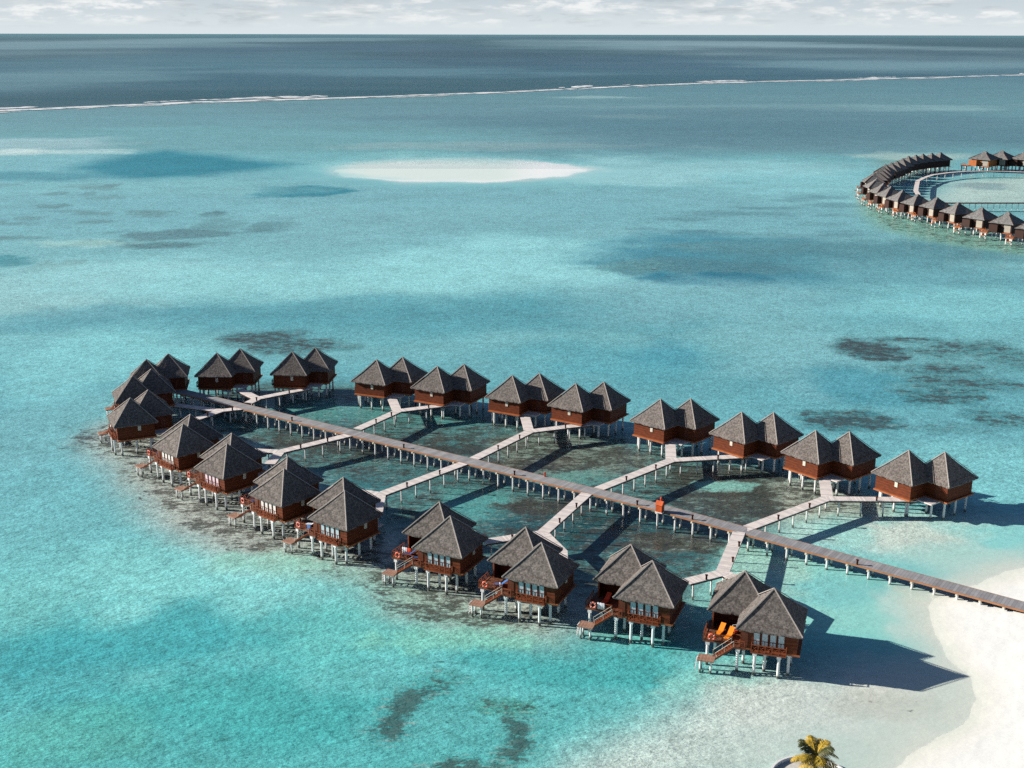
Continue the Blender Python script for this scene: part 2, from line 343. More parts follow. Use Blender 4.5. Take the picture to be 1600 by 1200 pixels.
('P',[(-8.7,114.5),(-5.7,116.3),(-1.9,115.3),(0.6,118.2),(-0.2,124.8),(2.5,126.2),(4.1,121.4),(3.9,116.9),(-0.1,113.3),(-5.5,112.1)],(68,155,148),0.45,2.5,0.68,0.35),
('E',(0.6,126.2,3.7,2.0),(80,175,165),0.7,0.6,0.45,0.35),
('E',(-8.0,132.8,4.7,2.1),(80,180,178),0.6,0.7,0.4,0.35),
('E',(24.2,3234.8,2237.5,1353.6),(62,108,128),0.6,0.9,None,0.35),
('E',(-902.7,4419.8,619.6,1764.2),(72,118,134),0.6,0.9,None,0.35),
('E',(1595.8,5968.6,1051.0,2293.8),(50,92,112),0.7,0.8,None,0.35),  # dark ellipses out at sea: cloud shadows painted into the colour, lighter bands between
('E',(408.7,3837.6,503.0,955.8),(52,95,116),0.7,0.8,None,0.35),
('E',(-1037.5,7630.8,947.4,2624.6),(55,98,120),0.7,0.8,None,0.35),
('E',(1516.8,9779.4,1335.7,2465.5),(100,140,152),0.7,0.8,None,0.35),
('E',(-2738.2,8870.8,739.2,2535.4),(95,135,148),0.6,0.8,None,0.35),
('E',(1146.4,3397.4,357.0,300.3),(90,132,148),0.6,0.8,None,0.35),
('E',(-896.6,2690.4,159.1,472.3),(85,128,142),0.6,0.9,None,0.35),
('E',(278.2,1075.2,284.1,262.6),(84,124,138),0.75,0.9,None,0.35),
('E',(145.9,1323.5,341.5,162.7),(96,136,148),0.5,0.9,None,0.35),
('E',(-3659.4,14473.9,1732.5,11399.7),(120,154,166),0.7,1,None,0.35),
('E',(1899.3,12544.7,1181.1,6969.2),(128,158,168),0.75,1,None,0.35),
('E',(1143.3,3596.8,486.1,672.6),(110,146,158),0.7,1,None,0.35),
('E',(-225.2,2709.9,358.1,287.5),(92,134,148),0.6,1,None,0.35),
('E',(-833.0,2304.5,226.7,486.4),(100,140,152),0.6,1,None,0.35),
('E',(-61.0,5172.0,409.0,1384.3),(36,84,104),0.7,1,None,0.35),  # more cloud shadow painted as darker sea colour
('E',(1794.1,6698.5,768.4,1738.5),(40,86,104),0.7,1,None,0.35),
('E',(5862.5,26944.7,7120.3,9310.8),(60,98,115),0.8,0.6,None,0.35),
('E',(-1282.4,30536.1,4989.7,6470.4),(62,102,122),0.8,0.6,None,0.35),
('E',(402.9,13149.7,499.9,5533.9),(110,145,155),0.5,0.9,None,0.35),
]

SHORE = [(200,250),(90,169),(76.7,163.9),(70.7,160.6),(64.8,157.0),(60.5,154.3),(58.4,151.0),(56.8,143.6),(56.3,136.8),(56.7,132.1),(55.8,126.9),(53.3,122.8),(47.2,118.2),(41.5,113.3),(36,104),(30,92),(25,70),(20,0),(10,-150),(400,-150),(400,250)]
BANK = [(-88.4,696.2),(-85.1,731.2),(-64.9,762.2),(-33.7,774.9),(-1.5,775.6),(26.0,756.1),(44.0,726.3),(48.5,708.8),(38.3,691.8),(26.8,672.4),(-1.2,650.8),(-28.3,647.4),(-56.0,655.8),(-77.9,667.5)]
BANK = [(-18+(x+18)*1.14, 712+(y-712)*1.06) for x, y in BANK]
REEF = [(-1200,700),(-504.3,1251.2),(-350.5,1411.4),(-146.2,1550.9),(13.9,1688.0),(209.6,1897.8),(323.4,2003.1),(568.1,2156.7),(1021.8,2456.1),(2500,3300)]

def hash2(ix, iy, seed):
    h = (ix.astype(np.int64)*374761393 + iy.astype(np.int64)*668265263 + seed*974634777) & 0xffffffff
    h = ((h ^ (h >> 13)) * 1274126177) & 0xffffffff
    return ((h ^ (h >> 16)) & 0xffff).astype(np.float32)/65535.
def vnoise(x, y, seed):
    ix = np.floor(x); iy = np.floor(y); fx = x-ix; fy = y-iy; ix = ix.astype(np.int64); iy = iy.astype(np.int64)
    u = fx*fx*(3-2*fx); v = fy*fy*(3-2*fy)
    return (hash2(ix,iy,seed)*(1-u)+hash2(ix+1,iy,seed)*u)*(1-v) + (hash2(ix,iy+1,seed)*(1-u)+hash2(ix+1,iy+1,seed)*u)*v
def fbm(x, y, seed, octv=4):
    r = 0; a = .5; t = 0
    for o in range(octv): r = r + a*vnoise(x, y, seed+o*7); t += a; a *= .55; x = x*2.03+17; y = y*2.03+9
    return r/t - .5
def sd_poly(x, y, poly):
    """signed distance, positive inside"""
    d = np.full(x.shape, 1e9, np.float32); ins = np.zeros(x.shape, bool); n = len(poly)
    for i in range(n):
        x0, y0 = poly[i]; x1, y1 = poly[(i+1) % n]; ex, ey = x1-x0, y1-y0
        t = np.clip(((x-x0)*ex+(y-y0)*ey)/(ex*ex+ey*ey+1e-9), 0, 1)
        d = np.minimum(d, (x-x0-t*ex)**2+(y-y0-t*ey)**2)
        if ey != 0:
            c = ((y0 > y) != (y1 > y)) & (x < ex*(y-y0)/ey+x0); ins ^= c
    d = np.sqrt(d); return np.where(ins, d, -d)
def sm(t): t = np.clip(t, 0, 1); return t*t*(3-2*t)
def lin(c):
    c = np.array(c, float)/255; return np.where(c <= .04045, c/12.92, ((c+.055)/1.055)**2.4)
# what a white horizontal sheet shows under this sun, sky and exposure, and what the water mirrors on top
GAIN = np.array([.90,.86,.87]); MIRROR = np.array([.02,.03,.035])
def albedo(c):
    c = np.array(c, float); s_ = c.max()-c.min(); c = c + (s_*np.array((.10, -.12, -.125)) if s_ > 70 else 0)
    return np.clip((lin(c)-MIRROR)/GAIN, .006, .85)

ys = np.concatenate([np.linspace(-150, 88, 22), np.geomspace(90, 1000, 470)[0:], np.geomspace(1008, 3300, 170), np.geomspace(3400, 160000, 60)])
us = np.concatenate([np.linspace(-1.5, -.56, 60)[:-1], np.linspace(-.56, .56, 780), np.linspace(.56, 1.5, 60)[1:]])
Yg, Ug = np.meshgrid(ys, us, indexing='ij'); Xg = Ug*np.maximum(Yg, 90)
X = Xg.ravel().astype(np.float32); Y = Yg.ravel().astype(np.float32)
base = np.zeros((len(X), 3), np.float32); sy = np.array([s[0] for s in BASE]); sc = np.array([albedo(s[1]) for s in BASE])
wy = np.log(np.maximum(Y, 60)) + .10*fbm(X/60, Y/60, 3)
for k in range(3): base[:, k] = np.interp(wy, np.log(sy), sc[:, k])
# the open sea outside the reef edge
xr = np.interp(Y, [p[1] for p in REEF], [p[0] for p in REEF]); yr = np.interp(X, [p[0] for p in REEF], [p[1] for p in REEF])
off = (Y-yr)
oc = sm((off + 60*fbm(X/50, Y/50, 5))/60)
oa, ob, od = albedo((34,98,112)), albedo((38,98,114)), albedo((70,122,134))  # last one paler: haze towards the horizon painted into the water colour
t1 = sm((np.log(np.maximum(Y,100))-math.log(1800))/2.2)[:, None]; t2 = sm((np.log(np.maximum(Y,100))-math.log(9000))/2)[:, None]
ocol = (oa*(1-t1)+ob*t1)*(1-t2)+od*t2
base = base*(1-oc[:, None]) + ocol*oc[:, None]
reef = np.zeros(len(X), np.float32)
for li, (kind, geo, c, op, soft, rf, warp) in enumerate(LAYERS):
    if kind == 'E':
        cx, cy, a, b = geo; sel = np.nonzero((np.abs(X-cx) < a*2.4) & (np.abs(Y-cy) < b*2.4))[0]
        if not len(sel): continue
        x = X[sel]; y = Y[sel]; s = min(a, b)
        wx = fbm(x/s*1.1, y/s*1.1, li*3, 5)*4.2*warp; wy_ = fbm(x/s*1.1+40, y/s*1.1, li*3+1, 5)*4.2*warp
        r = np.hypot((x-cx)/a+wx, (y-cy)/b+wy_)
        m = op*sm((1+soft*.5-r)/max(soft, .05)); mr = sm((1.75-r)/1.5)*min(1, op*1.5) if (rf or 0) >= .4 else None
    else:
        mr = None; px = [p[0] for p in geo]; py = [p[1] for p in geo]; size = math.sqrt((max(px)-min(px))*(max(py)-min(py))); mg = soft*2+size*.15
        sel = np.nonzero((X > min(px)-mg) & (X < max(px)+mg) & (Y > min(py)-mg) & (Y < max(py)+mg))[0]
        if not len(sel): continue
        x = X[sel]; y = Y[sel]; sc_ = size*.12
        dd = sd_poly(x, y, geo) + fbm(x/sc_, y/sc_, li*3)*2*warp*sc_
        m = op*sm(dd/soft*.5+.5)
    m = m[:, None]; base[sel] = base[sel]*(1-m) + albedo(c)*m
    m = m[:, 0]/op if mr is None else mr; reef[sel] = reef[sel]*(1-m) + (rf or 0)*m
ds = sd_poly(X, Y, SHORE) + 1.6*fbm(X/6, Y/6, 77) + .5*fbm(X/1.5, Y/1.5, 78)
db = sd_poly(X, Y, BANK) + 22*fbm(X/26, Y/26, 79)
Z = np.clip(np.where(ds < 0, .02, .055)*ds, -.55, 1.1) + np.where(ds > 0, .15*fbm(X/4, Y/4, 81)*np.clip(ds/6, 0, 1), 0)
Z = np.maximum(Z, np.clip(.012*(db-4), -.55, .06)*sm((760-Y)/60)-.55*sm((Y-700)/60))
Z = Z - np.clip(oc*4.5*sm(off/200), 0, 4.5)
# damp and dry sand
dry = albedo((238,231,223)); damp = albedo((206,206,192))
for dist, wd, cc in ((-9, 9, albedo((200,209,200))), (-4.5, 7, albedo((219,215,205))), (-1.2, 7, dry)):
    m = sm((ds+2.2*fbm(X/5, Y/5, 91)-dist)/wd)[:, None]*(.7 if dist < -5 else 1); base = base*(1-m)+cc*m
m = (sm((db+12+30*fbm(X/30, Y/30, 83))/30)*(1-.65*sm((Y-722+.25*X)/70)))[:, None]*.92; base = base*(1-m)+albedo((209,216,212))*m
m = (sm((db)/5)*sm((16-db)/14)*sm((716-Y+.35*X+14*fbm(X/14, Y/14, 84))/50)*.75)[:, None]; base = base*(1-m)+albedo((240,241,236))*m
m = (sm((db-2)/8)*sm((X+5)/30)*.8)[:, None]; base = base*(1-m)+albedo((240,241,236))*m
reef = np.where(ds > -3, 0, reef)
lt = sm((1.1-np.hypot((X-64.5)/2.2, (Y-124.5)/5))/.9); reef = np.maximum(reef, .16*lt*(fbm(X/2, Y/2, 95) > -.1))
nr, nc = Xg.shape
idx = np.arange(nr*nc).reshape(nr, nc)
quads = np.stack([idx[:-1,:-1], idx[:-1,1:], idx[1:,1:], idx[1:,:-1]], -1).reshape(-1, 4)
cxq = X[quads].mean(1); cyq = Y[quads].mean(1)
land = (Z[quads].max(1) > -.02)
isbank = land & (cyq > 500); isbeach = land & ~isbank
def sheet(name, faces, mat):
    used, inv = np.unique(faces, return_inverse=True); inv = inv.reshape(faces.shape)
    me = bpy.data.meshes.new(name); n = len(used)
    me.vertices.add(n); me.vertices.foreach_set('co', np.stack([X[used], Y[used], Z[used]], 1).astype(np.float32).ravel())
    me.loops.add(len(faces)*4); me.loops.foreach_set('vertex_index', inv.astype(np.int32).ravel())
    me.polygons.add(len(faces)); me.polygons.foreach_set('loop_start', np.arange(0, len(faces)*4, 4, dtype=np.int32)); me.polygons.foreach_set('loop_total', np.full(len(faces), 4, np.int32))
    at = me.attributes.new('bed', 'FLOAT_COLOR', 'POINT'); at.data.foreach_set('color', np.concatenate([base[used], np.ones((n,1))], 1).astype(np.float32).ravel())
    at = me.attributes.new('reef', 'FLOAT', 'POINT'); at.data.foreach_set('value', reef[used].astype(np.float32))
    me.update(calc_edges=True); me.validate(); me.polygons.foreach_set('use_smooth', np.ones(len(faces), bool)); me.materials.append(mat)
    o = bpy.data.objects.new(name, me); col.objects.link(o); tag(o, kind='structure'); return o

m, nt, out = new_mat('seabed_sand'); b = N(nt, 'BsdfPrincipled'); b.inputs['Roughness'].default_value = .9; b.inputs['Specular IOR Level'].default_value = .1
v = coord(nt); a1 = N(nt, 'Attribute', attribute_name='bed'); a2 = N(nt, 'Attribute', attribute_name='reef')
n1 = math_n(nt, 'ADD', math_n(nt, 'MULTIPLY', noise(nt, v, .55, 4, .62, (.8, 1.1, 1)), .5), math_n(nt, 'MULTIPLY', noise(nt, v, 3.4, 3, .7, (.7, 1.25, 1)), .6))  # fine speckle in the bed colour imitates ripple light on the water
n1 = math_n(nt, 'SUBTRACT', n1, .05); n2 = noise(nt, v, .07, 5, .6); n3 = noise(nt, v, .012, 4, .6, (.5, 1.4, 1))
mot = math_n(nt, 'ADD', math_n(nt, 'MULTIPLY', math_n(nt, 'SUBTRACT', n1, .5), 1.9), math_n(nt, 'MULTIPLY', math_n(nt, 'SUBTRACT', n2, .5), .45))
mot = math_n(nt, 'ADD', mot, math_n(nt, 'MULTIPLY', math_n(nt, 'SUBTRACT', n3, .5), .35))
gz = N(nt, 'SeparateXYZ'); nt.links.new(N(nt, 'NewGeometry').outputs['Position'], gz.inputs[0])
under = ramp(nt, gz.outputs['Z'], -.52, -.06, 1, .13)
mot = math_n(nt, 'ADD', math_n(nt, 'MULTIPLY', mot, under), 1)
d1 = noise(nt, v, 1.25, 4, .7, (.6, 1.5, 1)); d2 = noise(nt, v, 1.9, 3, .7, (.55, 1.6, 1)); d3 = noise(nt, v, .05, 3, .6)  # dark and bright dashes: ripple reflections of the water painted into the bed
dens = math_n(nt, 'MULTIPLY', math_n(nt, 'ADD', ramp(nt, d3, .3, .7, .35, 1), a2.outputs['Fac']), under)
mot = math_n(nt, 'SUBTRACT', mot, math_n(nt, 'MULTIPLY', ramp(nt, d1, .54, .70, 0, .42), dens))
mot = math_n(nt, 'ADD', mot, math_n(nt, 'MULTIPLY', ramp(nt, d2, .55, .70, 0, .34), dens))
cc = mix_c(nt, 1, a1.outputs['Color'], mot, 'MULTIPLY')
r1 = noise(nt, v, .26, 7, .72, (1, 1.45, 1)); r2 = noise(nt, v, 1.3, 4, .72, (.7, 1.5, 1))
rr = math_n(nt, 'ADD', math_n(nt, 'MULTIPLY', r1, .60), math_n(nt, 'MULTIPLY', r2, .40))
th = math_n(nt, 'SUBTRACT', math_n(nt, 'ADD', rr, math_n(nt, 'MULTIPLY', a2.outputs['Fac'], .40)), .70)
rm = math_n(nt, 'MULTIPLY', ramp(nt, th, -.04, .04), ramp(nt, a2.outputs['Fac'], .03, .2))
rock = mix_c(nt, ramp(nt, r2, .35, .65), (.016, .020, .019), (.075, .07, .058))
sc_ = N(nt, 'SeparateColor'); nt.links.new(a1.outputs['Color'], sc_.inputs[0])
rock = mix_c(nt, ramp(nt, math_n(nt, 'SUBTRACT', sc_.outputs[2], sc_.outputs[0]), .18, .42, .08, .40), rock, a1.outputs['Color'])
fl = math_n(nt, 'MULTIPLY', ramp(nt, noise(nt, v, 1.0, 4, .7, (.5, 1.6, 1)), .54, .66), ramp(nt, a2.outputs['Fac'], .1, .4, 0, .62))
cc = mix_c(nt, fl, cc, (.36, .47, .43))
cc = mix_c(nt, math_n(nt, 'MULTIPLY', rm, .92), cc, rock)
hb = math_n(nt, 'MULTIPLY', noise(nt, v, 1.15, 4, .62, (.75, 1.3, 1)), under)
bp = N(nt, 'Bump'); bp.inputs['Strength'].default_value = .55; bp.inputs['Distance'].default_value = .5; nt.links.new(hb, bp.inputs['Height']); nt.links.new(bp.outputs[0], b.inputs['Normal'])
nt.links.new(cc, b.inputs['Base Color']); nt.links.new(b.outputs[0], out.inputs[0])
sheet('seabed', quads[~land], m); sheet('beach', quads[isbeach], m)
if isbank.any(): sheet('sandbank', quads[isbank], m)

# ------------------------------------------------------------------ water surface
m, nt, out = new_mat('sea_water')
v = N(nt, 'NewGeometry').outputs['Position']
tr = N(nt, 'BsdfTransparent'); tr.inputs[0].default_value = (.985, .997, 1, 1)
gl = N(nt, 'BsdfGlossy'); gl.inputs['Roughness'].default_value = .045; gl.inputs[0].default_value = (1, 1, 1, 1)
h = math_n(nt, 'ADD', noise(nt, v, .9, 4, .6, (1, 1.3, 1)), math_n(nt, 'MULTIPLY', noise(nt, v, .16, 3, .55, (1, 1.5, 1)), 2.2))
bp = N(nt, 'Bump'); bp.inputs['Strength'].default_value = .5; bp.inputs['Distance'].default_value = .16; nt.links.new(h, bp.inputs['Height'])
nt.links.new(bp.outputs[0], gl.inputs['Normal'])
lw = N(nt, 'LayerWeight'); lw.inputs['Blend'].default_value = .5; nt.links.new(bp.outputs[0], lw.inputs['Normal'])
p5 = math_n(nt, 'POWER', lw.outputs['Facing'], 5)
wind = ramp(nt, noise(nt, v, .004, 5, .6, (.35, 1.3, 1)), .3, .7, .65, 1.0)
fac = math_n(nt, 'ADD', math_n(nt, 'MULTIPLY', math_n(nt, 'DIVIDE', math_n(nt, 'MULTIPLY', p5, 1.35), math_n(nt, 'ADD', math_n(nt, 'MULTIPLY', p5, 12), 1)), wind), .028, True)
ms = N(nt, 'MixShader'); nt.links.new(fac, ms.inputs[0]); nt.links.new(tr.outputs[0], ms.inputs[1]); nt.links.new(gl.outputs[0], ms.inputs[2])
nt.links.new(ms.outputs[0], out.inputs[0])
wm = MB(); wm.add([(-260000,-150,0),(260000,-150,0),(260000,160000,0),(-260000,160000,0)], [(0,1,2,3)])
tag(wm.build('water', m), kind='structure')

# ------------------------------------------------------------------ materials
def planks(freq, axis, depth=.35):
    """board joints across one axis of the object"""
    def f(nt, v, c):
        sp = N(nt, 'SeparateXYZ'); nt.links.new(v, sp.inputs[0])
        fr = math_n(nt, 'FRACT', math_n(nt, 'MULTIPLY', sp.outputs[axis], freq))
        gap = ramp(nt, math_n(nt, 'ABSOLUTE', math_n(nt, 'SUBTRACT', fr, .5)), .40, .48)
        fl = math_n(nt, 'FLOOR', math_n(nt, 'MULTIPLY', sp.outputs[axis], freq))
        wn = N(nt, 'TexWhiteNoise', noise_dimensions='1D'); nt.links.new(fl, wn.inputs['W'])
        tone = math_n(nt, 'ADD', math_n(nt, 'MULTIPLY', wn.outputs['Value'], .34), .83)
        c = mix_c(nt, 1, c, tone, 'MULTIPLY')
        return mix_c(nt, math_n(nt, 'MULTIPLY', gap, depth), c, (.02, .014, .01))
    return f
def shingles(nt, v, c):
    sp = N(nt, 'SeparateXYZ'); nt.links.new(v, sp.inputs[0])
    ri = N(nt, 'ObjectInfo').outputs['Random']
    vor = N(nt, 'TexVoronoi'); vor.inputs['Scale'].default_value = 1
    mp = N(nt, 'Mapping'); mp.inputs['Scale'].default_value = (5.5, 5.5, 4.5); nt.links.new(v, mp.inputs['Vector']); nt.links.new(mp.outputs[0], vor.inputs['Vector'])
    hs = N(nt, 'SeparateXYZ'); nt.links.new(vor.outputs['Color'], hs.inputs[0])
    t = math_n(nt, 'ADD', math_n(nt, 'MULTIPLY', hs.outputs[0], .95), .53)
    c = mix_c(nt, 1, c, t, 'MULTIPLY')
    big = noise(nt, v, .5, 4, .6); c = mix_c(nt, ramp(nt, big, .4, .75, 0, .3), c, (.10, .088, .078))
    fr = math_n(nt, 'FRACT', math_n(nt, 'MULTIPLY', sp.outputs[2], 4.5)); c = mix_c(nt, ramp(nt, fr, .8, 1, 0, .35), c, (.05, .043, .04))
    return mix_c(nt, 1, c, math_n(nt, 'ADD', math_n(nt, 'MULTIPLY', ri, .22), .90), 'MULTIPLY')
def foot_tone(nt, v, c):  # pile colour darkens towards the waterline
    sp = N(nt, 'SeparateXYZ'); nt.links.new(N(nt, 'NewGeometry').outputs['Position'], sp.inputs[0])
    z = math_n(nt, 'ADD', sp.outputs[2], math_n(nt, 'MULTIPLY', noise(nt, v, 3, 3), .35))
    c = mix_c(nt, ramp(nt, z, .45, .1), c, (.46, .45, .39))
    return mix_c(nt, ramp(nt, z, .16, .04), c, (.07, .075, .06))
M = {
 'roof': surf_mat('weathered_shingles', (.172,.150,.136), (.128,.113,.104), 1.1, .9, (1,1,1), .35, 14, .1, shingles),
 'ridge': surf_mat('ridge_caps', (.36,.32,.29), (.27,.24,.22), 3, .9, spec=.1),
 'wall': surf_mat('red_timber', (.165,.037,.011), (.095,.023,.008), 1.4, .65, (1,1,3), .15, 10, .2, planks(4.5, 2, .5)),
 'trim': surf_mat('orange_timber', (.40,.125,.045), (.29,.09,.034), 1.5, .6, (1,1,1)),
 'dark': surf_mat('dark_timber', (.085,.026,.014), (.05,.017,.010), 2, .6),
 'frame': surf_mat('window_timber', (.15,.036,.016), (.10,.026,.012), 2, .5),
 'rail': surf_mat('rail_timber', (.27,.07,.026), (.19,.05,.02), 2, .6),
 'deckfloor': surf_mat('deck_timber', (.22,.085,.045), (.15,.06,.032), 1.4, .7, None, 0, 9, .3, planks(5, 0, .5)),
 'landing': surf_mat('sunbleached_timber', (.42,.25,.18), (.30,.16,.11), 1.4, .7, None, 0, 9, .3, planks(5, 0, .5)),
 'pale_deck': surf_mat('bleached_boards', (.80,.715,.67), (.68,.605,.57), .8, .8, None, .1, 9, .2, planks(3.2, 0, .4)),
 'grey_deck': surf_mat('grey_boards', (.36,.35,.355), (.29,.282,.287), .9, .8, None, .1, 9, .2, planks(2.2, 0, .35)),
 'edge': surf_mat('orange_edge_boards', (.40,.19,.095), (.31,.15,.08), .7, .7, (1,1,1)),
 'underside': surf_mat('beam_timber', (.13,.07,.05), (.09,.05,.035), 1.2, .7),
 'stilt': surf_mat('white_concrete', (.83,.82,.80), (.70,.69,.67), 1.3, .7, (1,1,.5), .1, 12, .3, foot_tone),
 'cap': surf_mat('pale_concrete', (.66,.61,.50), (.55,.50,.42), 2, .8),
 'white': surf_mat('white_paint', (.80,.80,.78), (.70,.70,.68), 4, .5),
 'glass': surf_mat('curtained_glass', (.52,.60,.63), (.38,.46,.50), 1.6, .12, (3,1,.6), spec=.6),
 'white_curtain': surf_mat('white_curtain', (.80,.78,.74), (.50,.42,.38), 2.2, .3, (3,1,.6)),
 'pink_curtain': surf_mat('pink_curtain', (.80,.66,.70), (.50,.28,.34), 2.2, .3, (3,1,.6)),
 'orange_fabric': surf_mat('orange_fabric', (.90,.27,.012), (.80,.22,.01), 6, .8),
 'red_fabric': surf_mat('red_fabric', (.75,.075,.02), (.62,.05,.02), 6, .8),
 'blue_fabric': surf_mat('blue_fabric', (.03,.10,.30), (.05,.16,.38), 5, .8),
 'navy_fabric': surf_mat('navy_fabric', (.02,.045,.13), (.04,.08,.2), 5, .8),
 'white_fabric': surf_mat('white_fabric', (.75,.76,.78), (.55,.58,.62), 5, .8),
 'buoy': surf_mat('orange_red_foam', (.78,.11,.03), (.70,.09,.03), 5, .5),
 'salmon': surf_mat('salmon_foam', (.80,.20,.13), (.72,.17,.11), 5, .5),
 'kiosk': surf_mat('bright_orange_boards', (.62,.11,.022), (.50,.085,.018), 2, .6, (1,1,1), 0, 9, .3, planks(5, 0, .3)),
 'post': surf_mat('dark_post', (.10,.03,.02), (.06,.02,.015), 6, .6),
 'redpost': surf_mat('red_post', (.55,.06,.03), (.42,.05,.025), 6, .6),
 'farroof': surf_mat('grey_shingles', (.20,.19,.185), (.14,.135,.13), .8, .9, None, .3, 5, .1, shingles),
 'farwall': surf_mat('brown_timber', (.045,.016,.010), (.03,.011,.008), 1, .7, (1,1,2)),
 'fartrim': surf_mat('orange_far_timber', (.50,.15,.04), (.38,.115,.035), 1, .7),
 'paleboard': surf_mat('pale_panel', (.40,.35,.29), (.33,.28,.23), 1, .7),
 'sand': surf_mat('ring_sand', (.66,.63,.57), (.56,.53,.47), 3, .9),
 'leaf': surf_mat('palm_leaf', (.50,.32,.03), (.26,.19,.02), 1.6, .55, spec=.4),
 'leafdark': surf_mat('palm_leaf_green', (.05,.06,.016), (.09,.085,.018), 1.6, .55, spec=.4),
 'trunk': surf_mat('palm_trunk', (.20,.15,.11), (.13,.10,.07), 5, .9, (1,1,4)),
}

# ------------------------------------------------------------------ the twin-roofed water villa
EAVE, APEX, FL = 5.6, 5.6+4.09, 2.9
D = .7105*8/math.sqrt(2)          # the front pavilion stands one step diagonally ahead of the rear one
def pyramid_roof(half, z0, z1, th=.16, nu=22, nv_=9):
    """four slopes of layered thatch, slightly sagging, with a ragged eave"""
    mb = MB(); rn = random.Random(7)
    for k in range(4):
        ca, sa = math.cos(k*math.pi/2), math.sin(k*math.pi/2); rot = lambda x, y, z: (ca*x-sa*y, sa*x+ca*y, z)
        vs = []; fs = []
        for j in range(nv_+1):
            t = j/nv_; y = -half*(1-t); w_ = half*(1-t); z = z0+(z1-z0)*t - .13*math.sin(math.pi*t)
            for i in range(nu+1):
                u = -1+2*i/nu; inner = 1 if 0 < i < nu else 0
                lip = rn.uniform(-.05,.05)*inner if j == 0 else 0; bum = rn.uniform(-.008,.008)*inner if 0 < j < nv_ else 0
                sag = -.06*(1-u*u)*(1-t)
                vs.append(rot(u*w_, y+lip, z+bum+sag+lip*.5))
        for j in range(nv_):
            for i in range(nu):
                a = j*(nu+1)+i
                fs.append((a, a+1, a+nu+2, a+nu+1) if j < nv_-1 else (a, a+1, (nv_)*(nu+1)+i))
        n0 = len(vs)
        for i in range(nu+1):
            x, y, z = vs[i]; vs.append((x, y, z-th+rn.uniform(-.05,.03)))
        for i in range(nu): fs.append((n0+i, n0+i+1, i+1, i))
        vs.append((0, 0, z1-.4)); tip = len(vs)-1
        for i in range(nu): fs.append((n0+i+1, n0+i, tip))
        mb.add(vs, fs)
    return mb
def ridge_mb(half, z0, z1, w=.24):
    mb = MB(); a = Vector((half+.02, half+.02, z0+.03)); b = Vector((.0, .0, z1+.05)); s = Vector((w/2, -w/2, -.05)).xyz
    mb.add([a+Vector((w*.35,-w*.35,-.03)), a+Vector((-w*.35,w*.35,-.03)), a+Vector((0,0,.10)), b+Vector((w*.35,-w*.35,-.03)), b+Vector((-w*.35,w*.35,-.03)), b+Vector((0,0,.08))],
           [(0,1,2),(5,4,3),(0,2,5,3),(2,1,4,5),(1,0,3,4)])
    return mb
def lattice(mb, p, q, z0, z1, n):
    """posts, two rails and crossed bars between p and q"""
    p = Vector((*p, 0)); q = Vector((*q, 0))
    up = lambda t, z: p.lerp(q, t) + Vector((0, 0, z))
    for i in range(n+1): mb.bar(up(i/n, z0), up(i/n, z1+.04), .09)
    mb.bar(up(0, z1), up(1, z1), .10, .06); mb.bar(up(0, z0+.12), up(1, z0+.12), .05)
    for i in range(n):
        mb.bar(up(i/n, z0+.14), up((i+1)/n, z1-.05), .04); mb.bar(up(i/n, z1-.05), up((i+1)/n, z0+.14), .04)
    return mb
STILTS = [(3.4,6.7),(-.4,7.5),(-2.5,7.75),(-5.4,7.75),(-6.5,6.7),(-3.6,6.5),(-.9,5.2),(-6.6,4.0),(-6.6,1.4),(-3.6,3.4),
          (-2.9,.4),(-4.6,-1.6),(-3.0,-2.9),(0,-2.9),(2.9,-2.9),(2.9,0),(2.9,3.2),(0,2.2)]
